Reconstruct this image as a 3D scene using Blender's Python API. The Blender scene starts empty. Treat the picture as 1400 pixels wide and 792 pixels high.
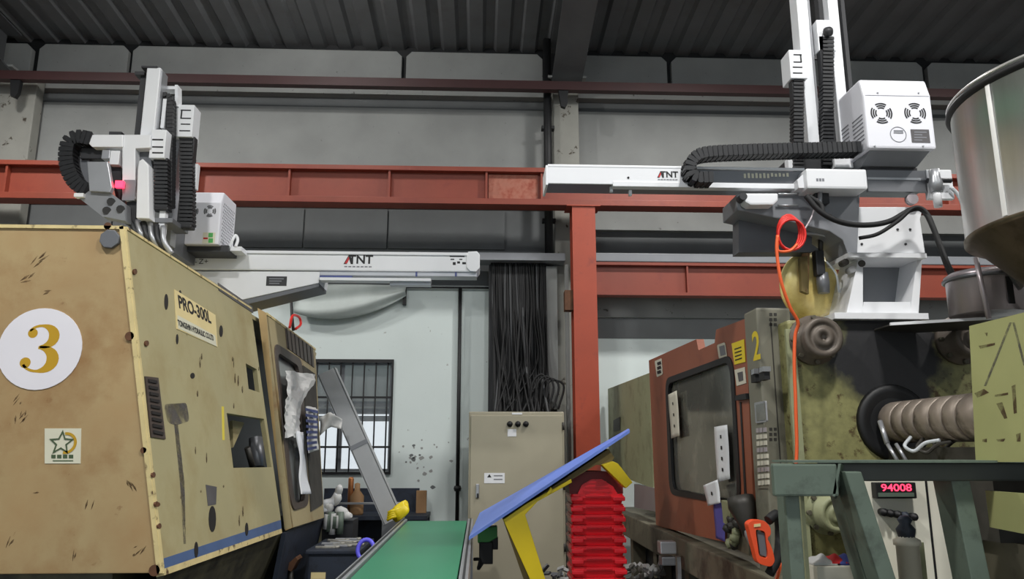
import bpy, bmesh, math, random
from mathutils import Vector, Matrix
random.seed(7)
D = bpy.data
SC = bpy.context.scene
COL = SC.collection
# ------------------------------------------------------------------ camera
F = 1050.0                       # focal length in pixels of the 1400 x 792 frame
YAW, PITCH = math.radians(2.4), math.radians(11.8)
EYE = Vector((0, 0, 1.5))
FW = Vector((math.sin(YAW)*math.cos(PITCH), math.cos(YAW)*math.cos(PITCH), math.sin(PITCH)))
RT = Vector((math.cos(YAW), -math.sin(YAW), 0))
UP = RT.cross(FW)
cam = D.cameras.new('camera'); cam.sensor_width = 36; cam.lens = 36*F/1400
cam.clip_start = .05; cam.clip_end = 200
co = D.objects.new('camera', cam); COL.objects.link(co); SC.camera = co
m3 = Matrix((RT, UP, -FW)).transposed()
co.matrix_world = Matrix.Translation(EYE) @ m3.to_4x4()
# ------------------------------------------------------------------ light
SC.view_settings.view_transform = 'Standard'; SC.view_settings.look = 'None'
SC.view_settings.gamma = 1; SC.view_settings.exposure = 0.27
w = D.worlds.new('world'); SC.world = w; w.use_nodes = True
w.node_tree.nodes['Background'].inputs[0].default_value = (.86, .94, 1, 1)
w.node_tree.nodes['Background'].inputs[1].default_value = 0.75
LAMPS = [(-4.8, 6.2, 130), (-2.0, 6.35, 105), (2.6, 6.2, 130), (6.4, 6.2, 120), (-2.4, 1.0, 170), (1.6, 0.8, 190), (5.0, 1.2, 130)]   # lamps out of view, added for light except the globe: x, y, watts
LAMP_Z = 6.2
# ------------------------------------------------------------------ pixels to rays
def ray(px, py): return FW + RT*((px-700)/F) + UP*((396-py)/F)
def P(px, py, Y):
    d = ray(px, py); return EYE + d*(Y/d.y)
def PX(px, py, X):
    d = ray(px, py); return EYE + d*(X/d.x)
def PZ(px, py, Z):
    d = ray(px, py); return EYE + d*((Z-1.5)/d.z)
def PPL(px, py, o, n):
    d = ray(px, py); return EYE + d*((o-EYE).dot(n)/d.dot(n))
# ------------------------------------------------------------------ materials
def lin(c):
    r = []
    for v in c[:3]:
        v /= 255.0
        r.append(v/12.92 if v <= .04045 else ((v+.055)/1.055)**2.4)
    return (*r, 1)
def M(name, rgb, rough=.5, metal=0., var=.06, scale=5., bump=0., dirt=None, emit=None, alpha=None, trans=None, stretch=None):
    m = D.materials.new(name); m.use_nodes = True
    nt = m.node_tree; N = nt.nodes; L = nt.links; b = N['Principled BSDF']
    b.inputs['Roughness'].default_value = rough; b.inputs['Metallic'].default_value = metal
    tc = N.new('ShaderNodeTexCoord'); co_ = tc.outputs['Object']
    if stretch:
        mp = N.new('ShaderNodeMapping'); mp.inputs['Scale'].default_value = stretch
        L.new(co_, mp.inputs[0]); co_ = mp.outputs[0]
    n = N.new('ShaderNodeTexNoise'); n.inputs['Scale'].default_value = scale; n.inputs['Detail'].default_value = 6
    L.new(co_, n.inputs['Vector'])
    r = N.new('ShaderNodeValToRGB'); c = lin(rgb)
    r.color_ramp.elements[0].position = .3; r.color_ramp.elements[1].position = .72
    r.color_ramp.elements[0].color = tuple(x*(1-var) for x in c[:3]) + (1,)
    r.color_ramp.elements[1].color = tuple(min(1, x*(1+var)) for x in c[:3]) + (1,)
    L.new(n.outputs['Fac'], r.inputs[0]); out = r.outputs[0]
    for (dc, amt, ds, soft) in (dirt or []):
        n2 = N.new('ShaderNodeTexNoise'); n2.inputs['Scale'].default_value = ds; n2.inputs['Detail'].default_value = 8
        n2.inputs['Roughness'].default_value = .65; L.new(co_, n2.inputs['Vector'])
        r2 = N.new('ShaderNodeValToRGB'); p = .5+amt
        r2.color_ramp.elements[0].position = max(0, p-soft); r2.color_ramp.elements[1].position = min(1, p+soft)
        L.new(n2.outputs['Fac'], r2.inputs[0])
        mx = N.new('ShaderNodeMix'); mx.data_type = 'RGBA'
        L.new(r2.outputs[0], mx.inputs['Factor']); L.new(out, mx.inputs['A']); mx.inputs['B'].default_value = lin(dc)
        out = mx.outputs['Result']
    L.new(out, b.inputs['Base Color'])
    if bump:
        bp = N.new('ShaderNodeBump'); bp.inputs['Strength'].default_value = bump; bp.inputs['Distance'].default_value = .01
        L.new(n.outputs['Fac'], bp.inputs['Height']); L.new(bp.outputs[0], b.inputs['Normal'])
    if emit:
        b.inputs['Emission Color'].default_value = lin(emit[0]); b.inputs['Emission Strength'].default_value = emit[1]
    if trans: b.inputs['Transmission Weight'].default_value = trans
    if alpha == 'patchy':
        n3 = N.new('ShaderNodeTexNoise'); n3.inputs['Scale'].default_value = 9; n3.inputs['Detail'].default_value = 8; n3.inputs['Roughness'].default_value = .7
        L.new(co_, n3.inputs['Vector']); r3 = N.new('ShaderNodeValToRGB'); r3.color_ramp.elements[0].position = .36; r3.color_ramp.elements[1].position = .7
        r3.color_ramp.elements[1].color = (.75, .75, .75, 1); L.new(n3.outputs['Fac'], r3.inputs[0]); L.new(r3.outputs[0], b.inputs['Alpha'])
    elif alpha: b.inputs['Alpha'].default_value = alpha
    return m
# ------------------------------------------------------------------ mesh builder
def rr(pts, r, n=4):
    """round the corners of a planar polygon (list of Vectors)"""
    pts = [Vector(p) for p in pts]; out = []
    for i, p in enumerate(pts):
        a = pts[i-1]-p; b = pts[(i+1) % len(pts)]-p
        k = min(r, a.length*.45, b.length*.45); a = a.normalized()*k; b = b.normalized()*k
        for j in range(n+1):
            t = j/n; out.append(p + a*(1-t)**2 + b*t**2)
    return out
class MB:
    def __init__(s): s.v = []; s.f = []; s.s = []
    def face(s, idx, sm=False): s.f.append(tuple(idx)); s.s.append(sm)
    def addv(s, pts):
        k = len(s.v); s.v += [Vector(p) for p in pts]; return k
    def prism(s, pts, vec, sm=False):
        vec = Vector(vec); n = len(pts); k = s.addv(pts); s.addv([Vector(p)+vec for p in pts])
        s.face(range(k, k+n)); s.face(range(k+2*n-1, k+n-1, -1))
        for i in range(n):
            j = (i+1) % n; s.face((k+i, k+n+i, k+n+j, k+j), sm)
        return s
    def box(s, x0, x1, y0, y1, z0, z1):
        return s.prism([(x0, y0, z0), (x1, y0, z0), (x1, y0, z1), (x0, y0, z1)], (0, y1-y0, 0))
    def obox(s, c, a, b, d):
        c, a, b, d = map(Vector, (c, a, b, d))
        return s.prism([c-a-b-d, c+a-b-d, c+a+b-d, c-a+b-d], d*2)
    def pbox(s, x0, y0, x1, y1, Y, d):
        """upright box whose front face at depth Y covers the pixel rectangle"""
        ym = (y0+y1)/2; xm = (x0+x1)/2
        return s.box(P(x0, ym, Y).x, P(x1, ym, Y).x, Y, Y+d, P(xm, y1, Y).z, P(xm, y0, Y).z)
    def slab(s, pix, Y, d, r=0):
        p = [P(x, y, Y) for x, y in pix]
        if r: p = rr(p, r)
        return s.prism(p, (0, d, 0))
    def plate(s, outer, holes, vec):
        vec = Vector(vec); bm = bmesh.new(); loops = [[Vector(p) for p in l] for l in [outer]+list(holes)]
        eds = []
        for l in loops:
            vs = [bm.verts.new(p) for p in l]
            for i in range(len(vs)): eds.append(bm.edges.new((vs[i], vs[(i+1) % len(vs)])))
        bmesh.ops.triangle_fill(bm, use_beauty=True, edges=eds, normal=vec.normalized())
        bm.verts.index_update(); vv = [v.co.copy() for v in bm.verts]; n = len(vv)
        k = s.addv(vv); s.addv([p+vec for p in vv])
        for f in bm.faces:
            ix = [v.index for v in f.verts]
            s.face([k+i for i in ix]); s.face([k+n+i for i in reversed(ix)])
        bm.free(); o = 0
        for l in loops:
            m = len(l)
            for i in range(m):
                a, b = k+o+i, k+o+(i+1) % m; s.face((a, b, b+n, a+n))
            o += m
        return s
    def tube(s, pts, r, n=8, closed=False, caps=True, sm=True):
        pts = [Vector(p) for p in pts]; m = len(pts); k = len(s.v); nrm = None
        rs = r if isinstance(r, (list, tuple)) else [r]*m
        for i, p in enumerate(pts):
            if closed: t = pts[(i+1) % m]-pts[i-1]
            else: t = pts[min(i+1, m-1)]-pts[max(i-1, 0)]
            t.normalize()
            if nrm is None:
                nrm = Vector((0, 0, 1)) if abs(t.z) < .9 else Vector((1, 0, 0))
            nrm = (nrm - t*nrm.dot(t)).normalized(); bn = t.cross(nrm)
            for j in range(n):
                a = 2*math.pi*j/n; s.v.append(p + (nrm*math.cos(a)+bn*math.sin(a))*rs[i])
        for i in range(m if closed else m-1):
            i2 = (i+1) % m
            for j in range(n):
                j2 = (j+1) % n; s.face((k+i*n+j, k+i*n+j2, k+i2*n+j2, k+i2*n+j), sm)
        if caps and not closed:
            s.face([k+j for j in reversed(range(n))]); s.face([k+(m-1)*n+j for j in range(n)])
        return s
    def lathe(s, prof, o, ax, n=24, sm=True, caps=True):
        o = Vector(o); ax = Vector(ax).normalized()
        u = Vector((1, 0, 0)) if abs(ax.x) < .9 else Vector((0, 0, 1))
        u = (u-ax*u.dot(ax)).normalized(); w_ = ax.cross(u); k = len(s.v); m = len(prof)
        for r, h in prof:
            for j in range(n):
                a = 2*math.pi*j/n; s.v.append(o+ax*h+(u*math.cos(a)+w_*math.sin(a))*r)
        for i in range(m-1):
            for j in range(n):
                j2 = (j+1) % n; s.face((k+i*n+j, k+i*n+j2, k+(i+1)*n+j2, k+(i+1)*n+j), sm)
        if caps:
            s.face([k+j for j in reversed(range(n))]); s.face([k+(m-1)*n+j for j in range(n)])
        return s
    def grid(s, fn, nu, nv, sm=True, thick=None):
        k = len(s.v)
        for i in range(nu+1):
            for j in range(nv+1): s.v.append(Vector(fn(i/nu, j/nv)))
        q = nv+1
        for i in range(nu):
            for j in range(nv): s.face((k+i*q+j, k+(i+1)*q+j, k+(i+1)*q+j+1, k+i*q+j+1), sm)
        if thick:
            t = Vector(thick); k2 = len(s.v); s.v += [p+t for p in s.v[k:k2]]; o = k2-k
            for i in range(nu):
                for j in range(nv): s.face((k2+i*q+j, k2+i*q+j+1, k2+(i+1)*q+j+1, k2+(i+1)*q+j), sm)
            rim = [i*q for i in range(nu+1)] + [nu*q+j for j in range(1, nv+1)] + [i*q+nv for i in range(nu-1, -1, -1)] + [j for j in range(nv-1, 0, -1)]
            for a, b in zip(rim, rim[1:]+rim[:1]): s.face((k+a, k+b, k+b+o, k+a+o))
        return s
    def build(s, name, mat, parent=None, bevel=0, seg=2, **tags):
        lo = Vector((min(v.x for v in s.v), min(v.y for v in s.v), min(v.z for v in s.v)))
        hi = Vector((max(v.x for v in s.v), max(v.y for v in s.v), max(v.z for v in s.v)))
        c = (lo+hi)/2
        if parent is None: c.z = lo.z
        me = D.meshes.new(name); me.from_pydata([v-c for v in s.v], [], s.f)
        me.polygons.foreach_set('use_smooth', s.s)
        bm = bmesh.new(); bm.from_mesh(me); bmesh.ops.recalc_face_normals(bm, faces=bm.faces)
        if bevel:
            ed = [e for e in bm.edges if e.is_manifold and e.calc_face_angle(0) > .5]
            bmesh.ops.bevel(bm, geom=ed, offset=bevel, segments=seg, profile=.6, affect='EDGES', clamp_overlap=True)
        bm.to_mesh(me); bm.free()
        me.materials.append(mat)
        o = D.objects.new(name, me); COL.objects.link(o); put(o, c, parent)
        for k_, v_ in tags.items(): o[k_] = v_
        return o
WL = {}
def put(o, c, parent):
    WL[o.name] = c.copy()
    if parent is not None:
        o.parent = parent; o.location = c-WL[parent.name]
    else: o.location = c
def thing(name, label, cat, loc, group=None):
    o = D.objects.new(name, None); o.empty_display_size = .1; COL.objects.link(o); put(o, Vector(loc), None)
    o['label'] = label; o['category'] = cat
    if group: o['group'] = group
    return o
def tag(o, label, cat, group=None):
    o['label'] = label; o['category'] = cat
    if group: o['group'] = group
    return o
def struct(o): o['kind'] = 'structure'; return o
def copy_tree(o, delta, parent=None):
    c = o.copy(); COL.objects.link(c); c.parent = parent
    if parent is None: c.location = o.location+Vector(delta)
    WL[c.name] = WL[o.name]+Vector(delta)
    for ch in list(o.children): copy_tree(ch, delta, c)
    return c
def text(s, size, o, R, U, mat, parent, name='lettering', bold=0., out=.001, align='CENTER', sx=1.):
    """flat lettering: baseline origin o, right vector R, up vector U"""
    cu = D.curves.new('t', 'FONT'); cu.body = s; cu.size = size; cu.align_x = align; cu.align_y = 'CENTER'; cu.offset = bold
    ob = D.objects.new('t', cu); COL.objects.link(ob)
    dg = bpy.context.evaluated_depsgraph_get(); dg.update()
    me = ob.evaluated_get(dg).to_mesh(); R = Vector(R).normalized(); U = Vector(U).normalized(); Nn = R.cross(U)
    b = MB(); b.addv([Vector(o)+R*v.co.x*sx+U*v.co.y+Nn*out for v in me.vertices])
    for p in me.polygons: b.face(p.vertices)
    D.objects.remove(ob); D.curves.remove(cu)
    return b.build(name, mat, parent)
def catmull(pts, n=8):
    pts = [Vector(p) for p in pts]; q = [pts[0]*2-pts[1]]+pts+[pts[-1]*2-pts[-2]]; out = []
    for i in range(1, len(q)-2):
        a, b, c, d = q[i-1], q[i], q[i+1], q[i+2]
        for j in range(n):
            t = j/n
            out.append(.5*((2*b)+(c-a)*t+(2*a-5*b+4*c-d)*t*t+(3*b-a-3*c+d)*t**3))
    out.append(pts[-1]); return out
def resample(pts, step):
    pts = [Vector(p) for p in pts]; out = [pts[0].copy()]; acc = 0
    for a, b in zip(pts, pts[1:]):
        L = (b-a).length; t = step-acc
        while t <= L and L > 0:
            out.append(a+(b-a)*(t/L)); t += step
        acc = L-(t-step)
    return out
def chain(path, wid, th, side, step, name, parent):
    """drag chain: a run of separate links with cross bars"""
    b = MB(); pts = resample(path, step); side = Vector(side).normalized()
    for i in range(len(pts)-1):
        p, q = pts[i], pts[i+1]; t = (q-p).normalized(); n = t.cross(side).normalized(); c = (p+q)/2
        b.obox(c, t*step*.52, n*th*.42, side*wid*.5)
        for e in (-1, 1):
            b.obox(c+side*e*wid*.46, t*step*.4, n*th*.5, side*wid*.07)
        b.obox(c, t*step*.16, n*th*.47, side*wid*.4)
    return b.build(name, MAT['chain'], parent)
# ------------------------------------------------------------------ palette
MAT = {}
def mk(k, *a, **kw): MAT[k] = M(k, *a, **kw)
mk('concrete', (146, 148, 146), .9, var=.1, scale=2.2, bump=.15, dirt=[((70, 70, 68), .2, 14, .05)])
mk('concrete_dark', (104, 107, 108), .9, var=.1, scale=2, bump=.1)
mk('concrete_light', (150, 152, 150), .9, var=.08, scale=3, dirt=[((80, 78, 74), .17, 9, .03)])
mk('pillar', (150, 150, 143), .9, var=.08, scale=4, bump=.2, dirt=[((70, 62, 52), .14, 7, .02)])
mk('wall_white', (212, 222, 220), .85, var=.04, scale=1.5, dirt=[((150, 150, 145), .2, 12, .02)])
mk('roof', (98, 100, 102), .6, var=.12, scale=1.4, dirt=[((92, 92, 92), .12, 4, .1)])
mk('steel_dark', (92, 94, 96), .6, var=.12, scale=3)
mk('pipe_red', (62, 34, 34), .55, var=.12, scale=3)
mk('red_steel', (132, 58, 40), .5, var=.12, scale=2.5, dirt=[((120, 48, 36), .12, 5, .12)])
mk('red_post', (156, 62, 36), .5, var=.1, scale=3, dirt=[((120, 48, 36), .16, 6, .1)])
mk('red_faded', (164, 104, 86), .7, var=.15, scale=9, dirt=[((140, 66, 48), .05, 8, .1)])
mk('floor', (100, 100, 98), .7, var=.15, scale=2)
mk('black', (22, 23, 25), .55, var=.2)
mk('cable', (17, 18, 20), .7, var=.2)
mk('chain', (27, 28, 31), .45, var=.25, scale=40)
mk('white', (226, 228, 231), .38, var=.02)
mk('white_box', (222, 223, 230), .42, var=.02)
mk('alu', (172, 174, 178), .35, .6, var=.06)
mk('alu_dark', (120, 122, 126), .4, .5, var=.06)
mk('grey_paint', (128, 131, 136), .45, var=.05)
mk('grey_mid', (98, 101, 106), .5, var=.06)
mk('dark', (40, 41, 44), .5, var=.15)
mk('navy', (38, 46, 60), .6, var=.2, dirt=[((20, 22, 28), .1, 8, .1)])
mk('print_black', (20, 20, 22), .6)
mk('print_red', (190, 32, 36), .5)
mk('print_grey', (120, 122, 128), .6)
mk('print_blue', (70, 80, 130), .6)
mk('m3_front', (164, 134, 92), .55, var=.12, scale=1.6, bump=.05, dirt=[((178, 160, 118), .04, 1.1, .16), ((120, 84, 50), .2, 9, .04), ((146, 110, 68), .1, 2.3, .12)])
mk('m3_side', (172, 163, 124), .5, var=.07, scale=1.8, dirt=[((156, 140, 98), .1, 2.2, .14), ((96, 84, 60), .22, 11, .03)])
mk('m3_edge', (212, 194, 140), .5, var=.12, scale=8, dirt=[((84, 60, 40), .1, 14, .04)])
mk('m3_door', (168, 154, 116), .5, var=.1, scale=2, dirt=[((140, 110, 72), .12, 4, .1)])
mk('m3_wood', (176, 148, 98), .6, var=.15, scale=3)
mk('m3_base', (84, 82, 62), .6, var=.2, dirt=[((30, 30, 28), .05, 4, .15)])
mk('blue_stripe', (74, 98, 140), .5, var=.12, dirt=[((40, 46, 56), .18, 9, .05)])
mk('stain', (84, 82, 84), .6, var=.2)
mk('smear', (96, 92, 94), .6, var=.2, alpha='patchy')
mk('scuff', (84, 58, 38), .8, var=.3, scale=12, alpha='patchy')
mk('filter_grey', (204, 198, 180), .5, var=.1, scale=4, stretch=(1, 1, .2))
mk('beam_dark', (62, 66, 62), .5, var=.15)
mk('steel_glint', (242, 242, 238), .3, .2, var=.05)
mk('rust', (92, 60, 38), .8, var=.3, scale=12)
mk('hole', (24, 20, 18), .7)
mk('grille', (70, 60, 54), .5, var=.15)
mk('plate_yellow', (226, 208, 152), .5, var=.05)
mk('disc_white', (228, 226, 232), .5, var=.02)
mk('gold', (188, 148, 30), .45, var=.04)
mk('label_pale', (214, 212, 190), .55, var=.03)
mk('star_green', (70, 88, 60), .6)
mk('yellow', (226, 200, 20), .42, var=.05)
mk('yellow_pale', (222, 204, 70), .5, var=.06)
mk('blue_board', (112, 140, 226), .45, var=.05)
mk('olive', (100, 86, 44), .6, var=.12)
mk('belt', (44, 128, 92), .4, var=.05, scale=2)
mk('green_part', (70, 160, 80), .5)
mk('cabinet', (164, 158, 138), .5, var=.03, dirt=[((120, 112, 94), .25, 10, .04)])
mk('crate_red', (236, 34, 48), .3, var=.05)
mk('crate_dark', (120, 22, 26), .5, var=.08)
mk('m2_red', (146, 84, 60), .5, var=.08, scale=2, dirt=[((122, 66, 46), .14, 4, .1)])
mk('m2_green', (150, 154, 120), .55, var=.1, scale=2.5, dirt=[((110, 112, 82), .12, 5, .12)])
mk('m2_grey', (120, 118, 104), .5, var=.08, dirt=[((84, 82, 72), .15, 5, .1)])
mk('m2_guard', (176, 178, 120), .5, var=.05, dirt=[((60, 56, 38), .24, 9, .02)])
mk('m2_bed', (104, 100, 84), .6, var=.2, scale=4, dirt=[((54, 50, 42), .08, 5, .1)])
mk('glass_dark', (92, 92, 86), .12, var=.1, scale=1.5, dirt=[((120, 118, 108), .12, 4, .1)])
mk('glass_grey', (140, 142, 140), .2, var=.1)
mk('paper', (226, 228, 232), .8, var=.03)
mk('paper_old', (206, 202, 186), .8, var=.05)
mk('cloth_white', (200, 200, 198), .9, var=.06, scale=8)
mk('cloth_dark', (66, 64, 60), .9, var=.25, scale=10)
mk('cloth_blue', (70, 80, 150), .85, var=.1)
mk('steel', (216, 215, 212), .3, .75, var=.12, scale=2, stretch=(6, 6, .5))
mk('steel_cone', (140, 128, 112), .4, .9, var=.2, scale=3, dirt=[((96, 84, 66), .1, 5, .1)])
mk('steel_mauve', (190, 181, 185), .35, .5, var=.1, scale=3)
mk('heater', (158, 146, 134), .45, .35, var=.25, scale=9, dirt=[((60, 50, 44), .1, 8, .1)])
mk('iron', (62, 60, 56), .5, .3, var=.25, scale=10)
mk('stand_green', (98, 112, 100), .5, var=.12, scale=4, dirt=[((66, 74, 66), .12, 7, .1)])
mk('nut', (104, 95, 86), .5, .2, var=.25, scale=14)
mk('grey_light', (172, 174, 176), .45, var=.05)
mk('ivory', (236, 233, 216), .5, var=.04, dirt=[((160, 150, 130), .22, 6, .06)])
mk('orange', (232, 84, 44), .4, var=.06)
mk('hose_orange', (236, 100, 50), .45)
mk('hose_red', (214, 40, 32), .4)
mk('hose_clear', (190, 196, 200), .3)
mk('led', (255, 60, 90), .5, emit=((255, 50, 80), 2.5))
mk('cable_grey', (62, 64, 66), .6)
mk('board_wood', (150, 116, 80), .7, var=.15, scale=4)
mk('copper', (170, 112, 70), .4, .6, var=.15)
mk('violet', (96, 92, 230), .4)
mk('violet_cloth', (92, 88, 170), .7, var=.1)
mk('sheet_grey', (182, 190, 187), .6, var=.08)
mk('basin', (240, 224, 150), .35, var=.08, scale=3, dirt=[((180, 148, 72), .08, 3, .15)])
mk('scrap', (150, 148, 140), .5, .3, var=.4, scale=20)
mk('lamp_glow', (255, 255, 250), .5, emit=((255, 252, 245), 12.))
# platen: green paint, black oil around the nozzle
def platen_mat():
    m = M('platen', (136, 134, 88), .55, var=.2, scale=26, bump=.2, dirt=[((78, 62, 34), .1, 16, .05)])
    nt = m.node_tree; N = nt.nodes; L = nt.links; b = N['Principled BSDF']
    prev = b.inputs['Base Color'].links[0].from_socket
    tc = N.new('ShaderNodeTexCoord'); mp = N.new('ShaderNodeMapping')
    mp.inputs['Location'].default_value = (0, 0, -.74); mp.inputs['Scale'].default_value = (1.5, 1, 1.75)
    L.new(tc.outputs['Object'], mp.inputs[0])
    ns = N.new('ShaderNodeTexNoise'); ns.inputs['Scale'].default_value = 7; ns.inputs['Detail'].default_value = 8
    L.new(tc.outputs['Object'], ns.inputs['Vector'])
    ln = N.new('ShaderNodeVectorMath'); ln.operation = 'LENGTH'; L.new(mp.outputs[0], ln.inputs[0])
    ad = N.new('ShaderNodeMath'); ad.operation = 'MULTIPLY_ADD'; L.new(ns.outputs['Fac'], ad.inputs[0]); ad.inputs[1].default_value = .45
    L.new(ln.outputs['Value'], ad.inputs[2])
    rp = N.new('ShaderNodeValToRGB'); rp.color_ramp.elements[0].position = .66; rp.color_ramp.elements[1].position = .8
    rp.color_ramp.elements[0].color = (1, 1, 1, 1); rp.color_ramp.elements[1].color = (0, 0, 0, 1)
    L.new(ad.outputs[0], rp.inputs[0])
    mx = N.new('ShaderNodeMix'); mx.data_type = 'RGBA'; L.new(rp.outputs[0], mx.inputs['Factor'])
    L.new(prev, mx.inputs['A']); mx.inputs['B'].default_value = lin((40, 40, 42)); L.new(mx.outputs['Result'], b.inputs['Base Color'])
    return m
MAT['platen'] = platen_mat()
# ------------------------------------------------------------------ the hall
YW = 9.2
def zw(y, Y=YW): return P(700, y, Y).z
XL, XR = -9.0, 12.0
struct(MB().box(XL, XR, -9, YW+.3, -.2, 0).build('floor', MAT['floor']))
# lower white wall with the barred window
wx0, wx1 = P(392, 570, YW).x, P(534, 570, YW).x
wz0, wz1 = zw(645), zw(496)
wall = MB().plate([(XL, YW, 0), (XR, YW, 0), (XR, YW, zw(392)), (XL, YW, zw(392))],
                  [[(wx0, YW, wz0), (wx1, YW, wz0), (wx1, YW, wz1), (wx0, YW, wz1)]], (0, .28, 0)).build('wall_back', MAT['wall_white'])
struct(wall)
def wpart(name, x0, x1, y0, y1, dy, mat, bevel=0):
    return MB().box(x0, x1, YW+dy, YW+.28, zw(y1), zw(y0)).build(name, MAT[mat], wall, bevel=bevel)
xm = P(798, 400, YW).x
wpart('band', XL, xm, 283, 391.8, .06, 'concrete_dark')
for xa, xb in ((-40, 150), (152, 270), (272, 414), (416, 529), (531, 690)):
    MB().box(P(xa, 310, YW).x, P(xb, 310, YW).x, YW+.02, YW+.06, zw(341), zw(288)).build('panel', MAT['concrete_dark'], wall, bevel=.006)
wpart('ledge', xm, XR, 283, 314, -.04, 'concrete')
wpart('band', xm, XR, 314, 346, .06, 'concrete_dark')
wpart('ledge', xm, XR, 346, 391.8, .02, 'concrete')
MB().box(xm, XR, YW-.05, YW-.001, zw(434), zw(404)).build('ledge', MAT['concrete_light'], wall, bevel=.01)
MB().box(xm, XR, YW-.012, YW-.0005, zw(462), zw(434.5)).build('band', MAT['concrete_dark'], wall)  # dark strip painted in for the shaded recess below the ledge
wpart('upper_panel', XL, XR, 151, 282.8, 0, 'concrete')
wpart('groove', XL, XR, 134, 150.8, .1, 'concrete_dark')  # dark tone paints in the shadow under the ledge
wpart('ledge', XL, XR, 113, 133.8, -.03, 'concrete_light')
for xa, xb in ((-330, 40), (50, 173), (179, 549), (555, 742), (788, 912), (918, 1261), (1268, 1640)):
    x0, x1 = P(xa, 95, YW-.05).x, P(xb, 95, YW-.05).x; z0, z1 = zw(112.6), zw(76); c = .07
    MB().prism([(x0, YW-.05, z0), (x1, YW-.05, z0), (x1, YW-.05, z1-c), (x1-c, YW-.05, z1), (x0+c, YW-.05, z1), (x0, YW-.05, z1-c)], (0, .28, 0)).build('fascia_panel', MAT['concrete'], wall, bevel=.008)
MB().box(XL, XR, YW+.03, YW+.28, zw(112.6), zw(60)).build('joint_backing', MAT['black'], wall)
# window
win = struct(MB().plate([(wx0-.02, YW-.02, wz0-.03), (wx1+.02, YW-.02, wz0-.03), (wx1+.02, YW-.02, wz1+.03), (wx0-.02, YW-.02, wz1+.03)],
    [[(wx0, YW-.02, wz0), (wx1, YW-.02, wz0), (wx1, YW-.02, wz1-.01), (wx0, YW-.02, wz1-.01)]], (0, .05, 0)).build('window_1', MAT['black']))
nb = 9
for i in range(nb):
    x = wx0+.05+(wx1-wx0-.1)*i/(nb-1)
    MB().tube([(x, YW, wz0), (x, YW, wz1)], .009, 8).build('bar', MAT['black'], win)
for z in (wz0+.28, wz1-.42):
    MB().box(wx0, wx1, YW-.012, YW-.002, z-.012, z+.012).build('cross_bar', MAT['black'], win)
for k in range(2):
    xa = wx0+(wx1-wx0)*k/2; xb = wx0+(wx1-wx0)*(k+1)/2
    g = MB().box(xa+.02, xb-.02, YW+.1, YW+.106, wz0, wz1).build('pane', MAT['glass_clear'] if 'glass_clear' in MAT else M('glass_clear', (245, 250, 250), .1, alpha=.08), win)
    MB().plate([(xa, YW+.09, wz0), (xb, YW+.09, wz0), (xb, YW+.09, wz1), (xa, YW+.09, wz1)], [[(xa+.03, YW+.09, wz0+.03), (xb-.03, YW+.09, wz0+.03), (xb-.03, YW+.09, wz1-.03), (xa+.03, YW+.09, wz1-.03)]], (0, .03, 0)).build('sash', MAT['alu_dark'], win)
aw = thing('awning', 'grey slatted awning outside the barred window', 'awning', (wx0+.5, YW+1.2, 0))
for k in range(3):
    MB().box(wx0-1.5, wx1+1.5, YW+1.0+.1*k, YW+1.06+.1*k, zw(570)-.02+.1*k, zw(570)+.05+.1*k).build('slat', MAT['grey_mid'], aw)
MB().box(wx0-1.5, wx1+1.5, YW+1.3, YW+1.4, zw(560), zw(430)).build('sheet', MAT['concrete_light'], aw)
for x in (wx0-1.4, wx1+1.4): MB().box(x-.03, x+.03, YW+1.2, YW+1.27, 0, zw(540)).build('post', MAT['grey_mid'], aw)
# pillars
for nm, xa, xb in (('pillar', 757, 792), ('pillar', -40, 40)):
    x0, x1 = P(xa, 180, 8.95).x, P(xb, 180, 8.95).x
    o = struct(MB().box(x0, x1, 8.98, YW-.055, 0, zw(113, 8.98)).build(nm, MAT['pillar'], bevel=.012))
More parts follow.
